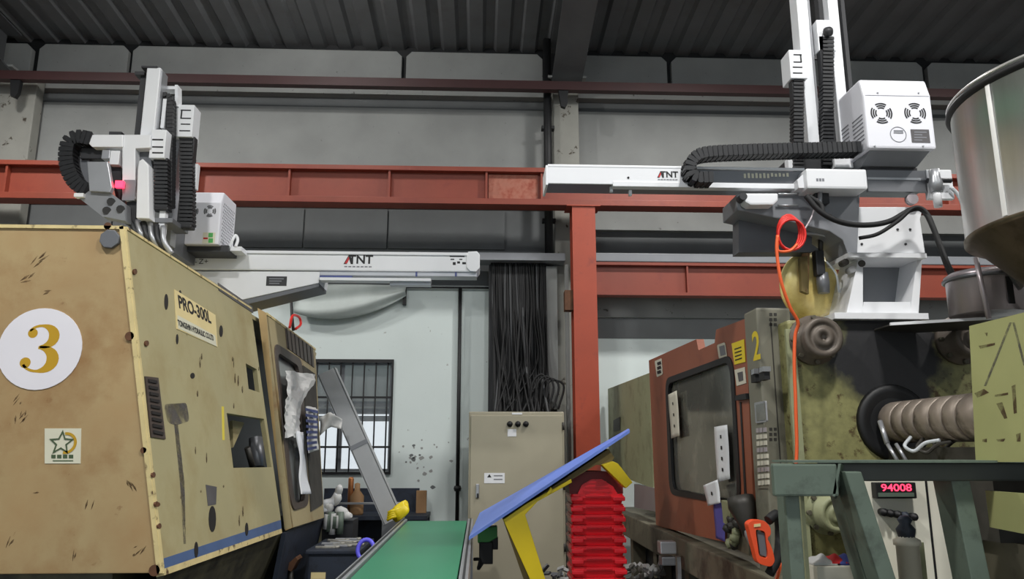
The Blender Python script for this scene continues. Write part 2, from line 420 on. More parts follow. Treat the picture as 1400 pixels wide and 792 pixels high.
# side walls (outside the view) and roof
struct(MB().box(XL-.3, XL, -9, YW+.3, 0, 7.6).build('wall_left', MAT['concrete']))
struct(MB().box(XR, XR+.3, -9, YW+.3, 0, 7.6).build('wall_right', MAT['concrete']))
ze = zw(74)+.02; slope = .07
def zroof(y): return ze+(YW+.3-y)*slope
b = MB(); prof = []; x = XL
while x < XR:
    prof += [(x, 0), (x+.16, 0), (x+.2, .05), (x+.3, .05), (x+.34, 0)]; x += .34
k = b.addv([(px_, -9, zroof(-9)+h) for px_, h in prof]); b.addv([(px_, YW+.3, zroof(YW+.3)+h) for px_, h in prof]); n = len(prof)
for i in range(n-1): b.face((k+i, k+i+1, k+n+i+1, k+n+i))
struct(b.build('ceiling', MAT['roof']))
for xa, xb in ((753, 797), (-60, 43)):
    x0, x1 = P(xa, 60, 8.8).x, P(xb, 60, 8.8).x; xc = (x0+x1)/2; hw = .19
    ra = thing('roof_rafter', 'dark steel roof rafter above the ' + ('middle pillar' if xa > 0 else 'pillar behind the number 3 machine'), 'rafter', (xc, 8.9, zroof(8.9)-.6))
    ra['kind'] = 'structure'
    def seg(y0, y1, d0, d1, w_, name):
        z0, z1 = zroof(y0)-d0, zroof(y1)-d1
        MB().prism([(xc-w_, y0, z0-.02), (xc+w_, y0, z0-.02), (xc+w_, y0, z0), (xc-w_, y0, z0)], (0, 0, 0)) if False else None
        bb = MB(); kk = bb.addv([(xc-w_, y0, z0), (xc+w_, y0, z0), (xc+w_, y1, z1), (xc-w_, y1, z1), (xc-w_, y0, z0+.02), (xc+w_, y0, z0+.02), (xc+w_, y1, z1+.02), (xc-w_, y1, z1+.02)])
        for q in ((0, 1, 2, 3), (4, 7, 6, 5), (0, 4, 5, 1), (1, 5, 6, 2), (2, 6, 7, 3), (3, 7, 4, 0)): bb.face([kk+i for i in q])
        bb.build(name, MAT['steel_dark'], ra)
    seg(-8.8, 7.4, .42, .42, hw, 'flange'); seg(7.4, 9.0, .42, .62, hw, 'flange'); seg(-8.8, 9.0, .06, .06, hw, 'flange')
    bb = MB(); pr = [(xc-.012, -8.8, zroof(-8.8)-.05), (xc-.012, 9.0, zroof(9.0)-.05), (xc-.012, 9.0, zroof(9.0)-.61), (xc-.012, 7.4, zroof(7.4)-.41), (xc-.012, -8.8, zroof(-8.8)-.41)]
    bb.prism(pr, (.024, 0, 0)).build('web', MAT['steel_dark'], ra)
    MB().box(xc-.24, xc+.24, 8.82, 9.12, zw(113, 8.98)+.002, zw(113, 8.98)+.03).build('cap_plate', MAT['concrete_light'], ra)
# dark red pipe under the eaves with hangers
Yp = 8.72
pz = P(700, 118, Yp).z
pr_ = thing('eaves_pipe', 'dark red square pipe running under the eaves', 'pipe', (0, Yp, pz))
MB().box(XL+.05, XR-.05, Yp-.05, Yp+.05, pz-.055, pz+.055).build('pipe', MAT['pipe_red'], pr_)
for px_ in (20, 770):
    x = P(px_, 130, Yp).x
    MB().prism([(x-.06, Yp-.03, pz-.055), (x+.06, Yp-.03, pz-.055), (x+.05, Yp-.03, pz-.22), (x+.02, Yp-.03, pz-.28), (x-.03, Yp-.03, pz-.26)], (0, .06, 0)).build('bracket', MAT['black'], pr_)
dp = thing('downpipe', 'black downpipe beside the middle concrete pillar', 'pipe', (P(750, 200, 8.9).x, 8.9, 2))
MB().tube([(P(749, 200, 8.9).x, 8.9, zw(345, 8.7)+.01), (P(749, 200, 8.9).x, 8.9, zroof(8.9)-.02)], .05, 12).build('pipe', MAT['black'], dp)
for z in (4.2, 5.4): MB().box(P(744, 200, 8.9).x-.03, P(755, 200, 8.9).x+.03, 8.88, 8.98, z, z+.04).build('clip', MAT['black'], dp)
# red runway beam and its post
Y1 = 8.35
zt, z1_, z2_, zb = zw(233, Y1), zw(239, Y1), zw(276, Y1), zw(284, Y1)
be = thing('runway_beam', 'long red steel crane runway beam with stiffeners', 'beam', (0, Y1, zb))
MB().box(XL+.05, XR-.05, Y1-.1, Y1+.1, z1_, zt).build('flange', MAT['red_steel'], be, bevel=.004)
MB().box(XL+.05, XR-.05, Y1-.12, Y1+.1, zb, z2_).build('flange', MAT['red_steel'], be, bevel=.004)
MB().box(XL+.05, XR-.05, Y1-.01, Y1+.01, z2_, z1_).build('web', MAT['red_steel'], be)
for px_ in (-110, 12, 272, 397, 533, 665, 740, 1150, 1290):
    x = P(px_, 255, Y1).x
    MB().box(x-.012, x+.012, Y1-.08, Y1-.0101, z2_, z1_).build('stiffener', MAT['red_steel'], be)
MB().box(P(668, 255, Y1).x, P(735, 255, Y1).x, Y1-.025, Y1-.0105, z2_+.01, z1_-.01).build('patch_plate', MAT['red_faded'], be, label='faded pink patch plate')
po = thing('steel_post', 'tall orange red steel post under the runway beam', 'post', (P(798, 500, Y1).x, Y1, 0))
x0, x1 = P(783, 450, Y1).x, P(815, 450, Y1).x
MB().box(x0, x1, Y1-.12, Y1-.1, .012, zb-.012).build('flange', MAT['red_post'], po)
MB().box(x0, x1, Y1+.1, Y1+.12, .012, zb-.012).build('flange', MAT['red_post'], po)
MB().box(x0+.04, x0+.06, Y1-.1, Y1+.1, .012, zb-.012).build('web', MAT['red_post'], po)
MB().box(x0-.06, x1+.06, Y1-.14, Y1+.14, zb-.012, zb-.0005).build('cap_plate', MAT['red_post'], po)
MB().box(x0-.06, x1+.06, Y1-.16, Y1+.16, 0, .012).build('base_plate', MAT['red_post'], po)
MB().box(x0-.09, x0, Y1-.08, Y1+.06, zw(425, Y1), zw(398, Y1)).build('bracket', MAT['rust'], po)
# lower beam on the right with grey rail
Y2 = 8.75
be2 = thing('side_beam', 'short red steel beam below the grey rail right of the post', 'beam', (3, Y2, zw(403, Y2)))
xs = P(812, 380, Y2).x
MB().box(xs, XR-.05, Y2-.08, Y2+.08, zw(363, Y2), zw(359, Y2)).build('flange', MAT['red_steel'], be2)
MB().box(xs, XR-.05, Y2-.08, Y2+.08, zw(404, Y2), zw(400, Y2)).build('flange', MAT['red_steel'], be2)
MB().box(xs, XR-.05, Y2-.01, Y2+.01, zw(400, Y2), zw(363, Y2)).build('web', MAT['red_steel'], be2)
for px_ in (938, 1075, 1210, 1345):
    x = P(px_, 380, Y2).x; MB().box(x-.01, x+.01, Y2-.07, Y2-.0101, zw(400, Y2), zw(363, Y2)).build('stiffener', MAT['red_steel'], be2)
tag(MB().box(xs, XR-.05, Y2-.09, Y2+.09, zw(358.6, Y2), zw(347, Y2)).build('crane_rail', MAT['grey_paint'], bevel=.01), 'grey rail lying along the top of the lower red beam', 'rail')
# cable tray left of the post
tr = thing('cable_tray', 'grey cable tray above the black cable bundle', 'tray', (P(700, 350, 8.75).x, 8.75, zw(356, 8.75)))
x0, x1 = P(560, 350, 8.75).x, P(772, 350, 8.75).x
MB().box(x0, x1, 8.7, 8.95, zw(356, 8.7), zw(354, 8.7)).build('base', MAT['grey_paint'], tr)
MB().box(x0, x1, 8.69, 8.7, zw(356, 8.7), zw(346, 8.7)).build('side_rail', MAT['grey_paint'], tr)
MB().box(x0, x1, 8.95, 8.96, zw(356, 8.7), zw(346, 8.7)).build('side_rail', MAT['grey_paint'], tr)
for x in (x0+.1, x1-.08): MB().box(x-.02, x+.02, 8.96, YW+.05, zw(356, 8.7), zw(352, 8.7)).build('bracket', MAT['grey_paint'], tr)
# thin pipes on the white wall
cp = thing('wall_conduit', 'thin black conduit running along and down the white wall', 'pipe', (P(627, 600, 9.1).x, 9.14, zw(705, 9.14)))
xc = P(627, 560, 9.14).x
MB().tube([(P(440, 393, 9.14).x, 9.14, zw(394, 9.14)), (P(752, 393, 9.14).x, 9.14, zw(394, 9.14))], .014, 8).build('pipe', MAT['black'], cp)
MB().tube([(xc, 9.14, zw(394, 9.14)), (xc, 9.14, zw(730, 9.14))], .022, 8).build('pipe', MAT['black'], cp)
MB().lathe([(.035, -.03), (.045, 0), (.035, .03)], (xc, 9.14, zw(668, 9.14)), (0, 0, 1), 10).build('coupling', MAT['black'], cp)
x = P(553, 405, 9.14).x; MB().box(x-.02, x+.02, 9.12, 9.19, zw(418, 9.14), zw(393, 9.14)).build('hook', MAT['black'], cp)
# sagging grey sheet tacked to the wall
def fn(u, v):
    x = P(405+u*150, 400, 9.1).x
    sag = 4*u*(1-u)*.1 + .14*(1-u)
    z = zw(393, 9.1)-v*(.12+sag*1.6)
    return (x, 9.06-.04*math.sin(v*9+u*3)*(.3+v)-.04*math.sin(u*math.pi), z)
tag(MB().grid(fn, 20, 14, thick=(0, .006, 0)).build('plastic_sheet', MAT['sheet_grey']), 'grey plastic sheet sagging in folds on the white wall', 'sheet')
# flaked paint near the window
random.seed(9)
for i in range(26):
    px_, py_ = random.gauss(572, 18), random.gauss(628, 18); q = P(px_, py_, YW-.0005); r = random.uniform(.008, .03)
    MB().prism([q+Vector((r*random.uniform(.6, 1.3)*math.cos(k*1.05), 0, r*random.uniform(.5, 1.2)*math.sin(k*1.05))) for k in range(6)], (0, -.001, 0)).build('paint_flake', MAT['concrete_light' if i % 4 else 'concrete_dark'], wall)
# black cables down to the cabinet
cb = thing('cable_bundle', 'thick bundle of black cables hanging into the cabinet top', 'cables', (P(715, 560, 8.7).x, 8.8, zw(562, 8.3)))
MB().box(P(668, 460, 8.92).x, P(758, 460, 8.92).x, 8.93, 9.1, zw(575, 8.92), zw(357, 8.92)).build('duct', MAT['dark'], cb)
for i in range(60):
    a = random.uniform(672, 745); e = random.uniform(690, 762); yb = random.uniform(8.35, 8.65); md = random.uniform(675, 758)
    md = a+random.uniform(-3, 8); e = md+random.uniform(-8, 14) if i % 4 else md-random.uniform(10, 50)
    e = max(676, min(752, e)); yb = random.uniform(8.35, 8.55)
    pts = [P(a, 356, 8.84), P(a+random.uniform(-2, 4), 420, 8.82), P(md, 490, random.uniform(8.7, 8.85)), P((md+e)/2, 535, yb+.15), P(e, 566, yb)]
    MB().tube(catmull(pts, 5), random.uniform(.007, .015), 6).build('cable', MAT['cable'] if i % 9 else MAT['cable_grey'], cb)
for i in range(4):
    cx_ = 738+i*7; pts = [P(cx_-14, 562, 8.45), P(cx_-10, 525, 8.45), P(cx_+3, 512+i*3, 8.45), P(cx_+12, 530, 8.45), P(cx_+4, 560, 8.45)]
    MB().tube(catmull(pts, 6), .012, 6).build('cable', MAT['cable'], cb)
MB().box(P(747, 460, 8.9).x, P(762, 460, 8.9).x, 8.86, 8.92, zw(560, 8.9), zw(365, 8.9)).build('trunking', MAT['concrete_light'], cb)
# lamps out of view; all but the globe are added to light the hall
for i, (x, y, wt) in enumerate(LAMPS):
    zr = zroof(y)
    where = ['over the tan machine', 'over the leaning steel channel', 'over the red door', 'beyond the steel hopper', 'over the aisle before the tan machine', 'over the aisle before the conveyor', 'over the aisle before the hopper'][i]
    hl = thing('unseen_lamp', 'added round lamp out of view, hanging from the roof ' + where, 'lamp', (x, y, LAMP_Z), 'added unseen lamps and the globe lamp under the roof')
    if i == 1:      # bare globe lamp
        hl['label'] = 'bare white globe lamp hanging from the roof over the leaning steel channel'
        MB().lathe([(.001, .02)]+[(.11*math.sin(math.radians(t)), .13-.11*math.cos(math.radians(t))) for t in range(15, 170, 15)]+[(.02, .25)], (x, y, LAMP_Z), (0, 0, 1), 20).build('globe', M('globe_glass', (250, 250, 245), .4, alpha=.15), hl)
        MB().lathe([(.03, .24), (.04, .3), (.02, .33)], (x, y, LAMP_Z), (0, 0, 1), 12).build('socket', MAT['alu'], hl)
        MB().tube([(x, y, LAMP_Z+.32), (x, y, zr)], .012, 6).build('rod', MAT['steel_dark'], hl)
        la = D.lights.new('lamp_light', 'POINT'); la.shadow_soft_size = .06; la.energy = wt; la.color = (1, .98, .95)
        lo = D.objects.new('lamp_light', la); COL.objects.link(lo); lo.location = (0, 0, .13); lo.parent = hl
        continue
    MB().lathe([(.06, .3), (.1, .26), (.24, .02), (.25, 0), (.23, .02), (.09, .24), (.05, .28)], (x, y, LAMP_Z), (0, 0, 1), 24, caps=False).build('added_lamp_shade', MAT['alu'], hl)
    MB().lathe([(.001, .05), (.09, .06), (.09, .2), (.03, .22)], (x, y, LAMP_Z), (0, 0, 1), 16).build('added_bulb', MAT['lamp_glow'], hl)
    MB().tube([(x, y, LAMP_Z+.29), (x, y, zr)], .012, 6).build('rod', MAT['steel_dark'], hl)
    la = D.lights.new('lamp_light', 'AREA'); la.shape = 'DISK'; la.size = .46; la.energy = wt; la.color = (1, .98, .95)
    lo = D.objects.new('lamp_light', la); COL.objects.link(lo); lo.location = (0, 0, -.02); lo.parent = hl
# ------------------------------------------------------------------ number 3 injection moulding machine
Y3 = 3.5
FT, FB = P(170, 310, Y3), P(222, 784, Y3)
DN = (FB-FT); N3 = DN.cross(Vector((0, 1, 0))).normalized()
if N3.x < 0: N3 = -N3
def S3(px, py, out=0.): return PPL(px, py, FT+N3*out, N3)
U3 = (FT-FB).normalized()                 # up along the sloping side
XM0 = -3.7
m3_ = thing('injection_moulding_machine', 'tan injection moulding machine with a white number 3 disc', 'machine', (-2.5, 5.5, 0))
# end panel facing the aisle
fp = MB().prism([Vector((XM0, Y3, FT.z)), FT, FB, Vector((XM0, Y3, FB.z))], (0, .03, 0)).build('end_panel', MAT['m3_front'], m3_, bevel=.004)
def strip(a, b, w_, n, mat, name, par, th=.008):
    """thin flat strip from a to b, width w_, raised along n"""
    a, b, n = Vector(a), Vector(b), Vector(n); s_ = (b-a).normalized().cross(n)*w_/2
    return MB().prism([a-s_, b-s_, b+s_, a+s_], n*th).build(name, MAT[mat], par)
FN = Vector((0, -1, 0))
strip(Vector((XM0, Y3, FT.z-.006)), FT+Vector((0, 0, -.006)), .016, FN, 'm3_edge', 'edge_trim', fp)
strip(FT+Vector((-.01, 0, 0)), FB+Vector((-.01, 0, 0)), .02, FN, 'm3_edge', 'edge_trim', fp)
# side panel with its openings
gapT, gapB = S3(343, 421), S3(384, 711)
outer = [S3(172, 311), S3(300, 391), gapT, gapB, S3(223, 764)]
h1 = [S3(310, 565), S3(361, 573), S3(371.5, 639), S3(319, 640)]
h2 = [S3(336, 497), S3(351, 505), S3(355, 537), S3(340, 532)]
sp_ = MB().plate(outer, [h1, h2], -N3*.03).build('side_panel', MAT['m3_side'], m3_)
MB().prism([S3(223, 764), gapB, S3(385, 723), S3(224, 778)], -N3*.03).build('stripe', MAT['blue_stripe'], m3_, label='blue painted stripe along the foot')
MB().prism([S3(224, 778), S3(385, 723), S3(386, 729), S3(225, 787)], -N3*.035).build('sill', MAT['m3_edge'], m3_)
strip(S3(170.5, 311), S3(222.5, 784), .018, N3, 'm3_edge', 'edge_trim', sp_, .006)
strip(S3(172, 312), S3(343, 422), .014, N3, 'm3_edge', 'edge_trim', sp_, .006)
strip(S3(298, 392), S3(345, 424), .05, N3, 'stain', 'edge_cap', sp_, .004)
# roof, far cover and base
Yg = gapT.y
MB().prism([Vector((XM0, Y3+.03, FT.z-.012)), FT+Vector((-.03, .03, -.012)), Vector((FT.x-.03, Yg, FT.z-.012)), Vector((XM0, Yg, FT.z-.012))], (0, 0, -.03)).build('roof_panel', MAT['m3_side'], m3_)
MB().box(XM0, FB.x-.22, Y3+.03, 8.1, 0, FB.z).build('base', MAT['m3_base'], m3_)
MB().box(XM0, FT.x-.3, Y3+.1, 8.0, FB.z, FT.z-.06).build('clamp_body', MAT['dark'], m3_)
MB().prism([S3(225, 787, -.04), S3(386, 729, -.04), S3(386, 729, -.04)+Vector((-.2, 0, -.55)), S3(225, 787, -.04)+Vector((-.2, 0, -.55))], (-.03, 0, 0)).build('skirt', MAT['m3_base'], m3_)
# hardware behind the large opening
inn = MB(); a = S3(318, 575, -.12); inn.prism([a, S3(334, 578, -.12), S3(319, 612, -.12)], -N3*.02); inn.build('lever', MAT['m3_side'], sp_)
MB().tube([S3(350, 600, -.12), S3(352, 640, -.12)], .05, 12).build('cylinder', MAT['alu_dark'], sp_)
MB().tube([S3(338, 612, -.1), S3(345, 638, -.1)], .02, 8).build('lever', MAT['iron'], sp_)
# vent grille
gr = MB().prism([S3(197, 515), S3(215, 517), S3(225, 601), S3(205, 598)], N3*.006).build('grille', MAT['grille'], sp_)
for i in range(9):
    t = (i+.7)/9.5; a = S3(197+8*t+3, 515+83*t); c = S3(215+10*t-4, 517+84*t)
    strip(a, c, .014, N3, 'hole', 'slot', gr, .012)
# slots, plates, smears
def oval(px, py, rx, ry, mat, name, par, out=.002, n=14, pl=S3):
    o = [pl(px+rx*math.cos(2*math.pi*k/n), py+ry*math.sin(2*math.pi*k/n)) for k in range(n)]
    return MB().prism(o, N3*out).build(name, MAT[mat], par)
for px_, py_, rx, ry in ((227, 413, 2.6, 11), (302, 453, 2.4, 8), (290, 710, 5, 18), (337, 724, 2.2, 9), (268, 752, 2.6, 11), (263, 514, 3, 4), (242, 464, 1.6, 7), (246, 402, 1.6, 5)):
    oval(px_, py_, rx, ry, 'hole', 'slot', sp_)
MB().prism([S3(281, 663), S3(296, 666), S3(295, 690), S3(284, 692)], N3*.002).build('plate', MAT['stain'], sp_)
MB().prism(rr([S3(224, 553), S3(255, 551), S3(259, 576), S3(240, 582), S3(229, 578)], .03), N3*.001).build('smear', MAT['smear'], sp_, label='grey grease smear')
MB().prism([S3(238, 580), S3(243, 580), S3(252, 660), S3(254, 744), S3(251, 744), S3(246, 660)], N3*.001).build('smear', MAT['smear'], sp_)
MB().prism([S3(303, 556), S3(306, 556), S3(307, 602), S3(304, 602)], N3*.001).build('chalk_mark', MAT['yellow_pale'], sp_)
random.seed(3)
for i in range(22):
    px_, py_ = random.uniform(235, 370), random.uniform(480, 730)
    if not (305 < px_ < 375 and 560 < py_ < 645): oval(px_, py_, random.uniform(.5, 1.1), random.uniform(1.5, 8), 'scuff', 'scratch', sp_, .0008, 8)
for px_, py_ in ((183, 372), (199, 470), (208, 650), (212, 690), (216, 720)):
    oval(px_, py_, 2.5, 4, 'rust', 'chip', sp_, .008, 8)
# name plate lettering
npl = MB().prism([S3(238, 396), S3(294, 431), S3(297, 475), S3(241, 450)], N3*.003).build('name_plate', MAT['plate_yellow'], sp_, label='cream name plate with black lettering')
ra = (S3(294, 450)-S3(240, 424)).normalized()
text('PRO-300L', .1, S3(267, 425, .003), ra, U3, MAT['print_black'], npl, bold=.003, sx=1.18)
MB().prism([S3(242.5, 431, .003), S3(294, 459, .003), S3(296, 474, .003), S3(243.5, 449, .003)], N3*.001).build('band', MAT['label_pale'], npl)
text('TONGSHIN HYDRAULIC CO.LTD', .045, S3(269, 453, .004), ra, U3, MAT['print_black'], npl, bold=.0015, sx=.82)
# end panel details
def fc(px, py, out=0): return P(px, py, Y3-out)
def disc(px, py, r, mat, name, par, th=.003, n=40, out=0.):
    c = fc(px, py, out); k = r*Y3/F*1.02
    return MB().prism([c+Vector((k*math.cos(2*math.pi*i/n), 0, k*math.sin(2*math.pi*i/n))) for i in range(n)], (0, -th, 0)).build(name, MAT[mat], par)
dsc = disc(55, 477, 54, 'disc_white', 'number_disc', fp)
# the gold 3 with ball ends
c3 = fc(55, 477, .0035); k = Y3/F*1.02
def stroke(pts, ws, name, mat, par):
    b = MB(); n = len(pts); L_ = []; R_ = []
    for i, (x, z) in enumerate(pts):
        a = Vector(pts[max(i-1, 0)]); c = Vector(pts[min(i+1, n-1)]); t = (c-a).normalized(); nn = Vector((-t.y, t.x))
        L_.append(c3+Vector(((x+nn.x*ws[i])*k, 0, (z+nn.y*ws[i])*k))); R_.append(c3+Vector(((x-nn.x*ws[i])*k, 0, (z-nn.y*ws[i])*k)))
    kk = b.addv(L_+R_)
    for i in range(n-1): b.face((kk+i, kk+i+1, kk+n+i+1, kk+n+i))
    return b
pts = []; ws = []
for i in range(21):
    a = math.radians(150-240*i/20); pts.append((-1+17*math.cos(a), 16.5+14*math.sin(a))); ws.append(1.7+5.2*max(0, math.cos(a))**1.3)
b3 = stroke(pts, ws, '', '', None)
pts = []; ws = []
for i in range(23):
    a = math.radians(92-245*i/22); pts.append((-2+19.5*math.cos(a), -14+15.5*math.sin(a))); ws.append(1.7+6.2*max(0, math.cos(a))**1.2)
bl = stroke(pts, ws, '', '', None)
kk = b3.addv(bl.v)
for f_ in bl.f: b3.face([kk+i for i in f_])
for (x, z, r) in ((-12, 20.5, 6.3), (-17, -18.5, 7)):
    kk = b3.addv([c3+Vector(((x+r*math.cos(t*math.pi/10))*k, 0, (z+r*math.sin(t*math.pi/10))*k)) for t in range(20)]); b3.face(range(kk, kk+20))
b3.build('numeral', MAT['gold'], dsc, label='gold numeral 3')
lb = MB().slab([(61, 586), (111, 586), (110, 634), (61, 634)], Y3-.002, .002).build('emblem_label', MAT['label_pale'], fp, label='pale label with a green star emblem')
st = MB(); cs = fc(84, 606, .003)
so, si = 17*Y3/F, 8*Y3/F
def starp(o, r): return [o+Vector(((r if i % 2 == 0 else r*.45)*math.sin(i*math.pi/5), 0, (r if i % 2 == 0 else r*.45)*math.cos(i*math.pi/5))) for i in range(10)]
MB().plate(starp(cs, so), [starp(cs, so*.72)], (0, -.001, 0)).build('star', MAT['star_green'], lb)
arc = MB(); aa = [fc(90, 606, .003)+Vector((14*Y3/F*math.cos(math.radians(t)), 0, 14*Y3/F*math.sin(math.radians(t)))) for t in range(100, -110, -10)]
ab = [fc(90, 606, .003)+Vector((10.5*Y3/F*math.cos(math.radians(t)), 0, 10.5*Y3/F*math.sin(math.radians(t)))) for t in range(100, -110, -10)]
arc.prism(aa+ab[::-1], (0, -.001, 0)).build('ring', MAT['gold'], lb)
for i in range(4): MB().slab([(70+i*8, 622), (76+i*8, 622), (76+i*8, 627), (70+i*8, 627)], Y3-.003, .001).build('print', MAT['star_green'], lb)
MB().slab([(72, 629.5), (100, 629.5), (100, 631), (72, 631)], Y3-.003, .001).build('print', MAT['star_green'], lb)
MB().prism([fc(152, 328)+Vector((.046*math.cos(i*math.pi/4+.3), 0, .046*math.sin(i*math.pi/4+.3))) for i in range(8)], (0, -.02, 0)).build('port_cap', MAT['grey_mid'], fp, bevel=.004)
for px_, py_, r in ((178, 460, 6), (148, 309.5, 5), (197, 616, 4), (212, 780, 7), (216, 690, 3)):
    disc(px_, py_, r, 'rust', 'rivet', fp, .008, 12)
random.seed(17)
for cx_, cy_, n_, ang, sp in ((52, 355, 6, .8, 9), (28, 568, 7, 1.1, 8), (24, 548, 3, 1.0, 4), (190, 752, 4, .7, 8), (50, 674, 2, .2, 3), (100, 760, 2, 1.3, 6), (177, 666, 5, -1.0, 8), (15, 743, 3, 1.0, 4), (40, 380, 3, .5, 6), (66, 402, 2, .3, 5), (120, 700, 2, 1.4, 10)):
    for k_ in range(n_):
        x, y = cx_+random.uniform(-sp, sp), cy_+random.uniform(-sp, sp); l_ = random.uniform(2, 9); a = ang+random.uniform(-.3, .3); w_ = random.uniform(.5, 1.5)
        dx, dy = l_*math.cos(a), -l_*math.sin(a); nx, ny = w_*math.sin(a), w_*math.cos(a)
        MB().slab([(x-dx, y-dy), (x+nx, y+ny), (x+dx, y+dy), (x-nx, y-ny)], Y3-.001, .001).build('scratch', MAT['scuff'], fp)
# sliding safety door further along
def S3d(px, py, out=.0): return S3(px, py, .035+out)
dT, dB = S3d(364, 428), S3d(399, 722)
win_o = rr([S3d(377, 474), S3d(411, 497), S3d(421, 688), S3d(401, 694)], .12, 5)
door = MB().plate([dT, S3d(431, 478), S3d(443, 708), dB], [win_o], -N3*.05).build('safety_door', MAT['m3_door'], m3_)
MB().plate(rr([S3d(375.5, 468, .012), S3d(413, 492, .012), S3d(423, 691, .012), S3d(400, 699, .012)], .12, 5), [rr([S3d(379.5, 481, .012), S3d(409, 501, .012), S3d(418, 684, .012), S3d(403, 689, .012)], .1, 5)], -N3*.03).build('window_gasket', MAT['grille'], door)
MB().prism(rr([S3d(377, 474, -.03), S3d(411, 497, -.03), S3d(421, 688, -.03), S3d(401, 694, -.03)], .1, 5), -N3*.008).build('window_pane', MAT['glass_grey'], door)
MB().prism([dT, dB, P(390, 726, dB.y), P(352, 421, dT.y)], (0, .04, 0)).build('door_edge', MAT['m3_wood'], door)
strip(S3d(364, 429), S3d(431, 478), .02, N3, 'm3_edge', 'edge_trim', door, .006)
gg = MB().prism([S3d(389, 446), S3d(427, 476), S3d(429, 503), S3d(392, 476)], N3*.006).build('vent', MAT['grille'], door)
for i in range(7):
    t = (i+.5)/7; strip(S3d(389+38*t, 447+30*t, .006), S3d(392+37*t, 475+27*t, .006), .02, N3, 'hole', 'slot', gg, .004)
MB().prism([S3d(413, 500), S3d(430, 512), S3d(440, 690), S3d(424, 700)], N3*.01).build('rubber_strip', MAT['cloth_dark'], door)
MB().box(FT.x-.7, FT.x-.04, gapT.y+.05, 8.0, FT.z-.06, FT.z-.03).build('door_roof', MAT['m3_side'], m3_)
MB().prism([S3d(391, 729, -.03), S3d(443, 709, -.03), S3d(443, 709, -.03)+Vector((-.1, 0, -.5)), S3d(391, 729, -.03)+Vector((-.1, 0, -.7))], (-.03, 0, 0)).build('skirt', MAT['navy'], m3_)
# cloths hung on the door
def drape(pix, out, waves, name, mat, label, cat, th=.01):
    a, b_, c, d_ = [S3d(x, y, out) for x, y in pix]
    def fn(u, v):
        p = (a*(1-u)+b_*u)*(1-v)+(d_*(1-u)+c*u)*v
        return p+N3*(.006*math.sin(u*waves+v*2)+.008*math.sin(v*5+u*3)+.005*math.sin(u*13-v*11))
    return tag(MB().grid(fn, 14, 16, thick=N3*th).build(name, MAT[mat]), label, cat)
random.seed(31); LE = ((0, 391), (.3, 391), (.6, 388), (1, 391)); RE = ((0, 429), (.12, 431), (.35, 418), (.6, 411), (1, 408))
def lerp(t, tab):
    for (a0, b0), (a1, b1) in zip(tab, tab[1:]):
        if t <= a1: return b0+(b1-b0)*(t-a0)/(a1-a0)
    return tab[-1][1]
def bagf(u, v):
    l_, r_ = lerp(v, LE), lerp(v, RE); p = S3d(l_+(r_-l_)*u, 508+v*90+4*u*(1-v)+random.uniform(-1.2, 1.2), .05)
    return p+N3*(.012*math.sin(u*9+v*4)+random.uniform(-.008, .008))
tag(MB().grid(bagf, 10, 18, sm=False, thick=N3*.004).build('plastic_bag', MAT['cloth_white']), 'crumpled white plastic bag hung on the tan door', 'bag')
drape([(404, 590), (414, 594), (422, 676), (411, 676)], .05, 4, 'paper_sheet', 'paper', 'long white paper strip taped to the tan door window', 'paper')
cl = drape([(418, 556), (434, 560), (432, 616), (421, 620)], .07, 5, 'striped_cloth', 'cloth_white', 'white and dark striped cloth hung on the tan door', 'cloth')
for i in range(8):
    t = (i+.4)/8; strip(S3d(417.5+3*t, 557+62*t, .105), S3d(434.5-2*t, 561+55*t, .105), .022, N3, 'print_blue', 'stripe', cl, .004)
def fn(u, v):
    p = P(437+u*30, 563+18*abs(u-.45)+v*(26-12*u), 7.25); return p+Vector((0, .03*math.sin(u*7+v*4), 0))
tag(MB().grid(fn, 8, 6, thick=(0, .008, 0)).build('white_rag', MAT['cloth_white']), 'white rag beside the striped cloth near the window', 'cloth')
# red cord hook on the door roof
hk = thing('cord_hook', 'small red and black cord looped above the tan door', 'cord', S3d(401, 452)+Vector((-.1, 0, -.05)))
MB().tube([S3d(401, 452, -.1), S3d(399, 430, -.1), S3d(398, 403, -.1)], .014, 8).build('stem', MAT['black'], hk)
MB().tube(catmull([S3d(396, 448, -.08), S3d(400, 432, -.08), S3d(409, 434, -.08), S3d(411, 444, -.08), S3d(404, 450, -.08)], 6), .012, 8).build('loop', MAT['hose_red'], hk)
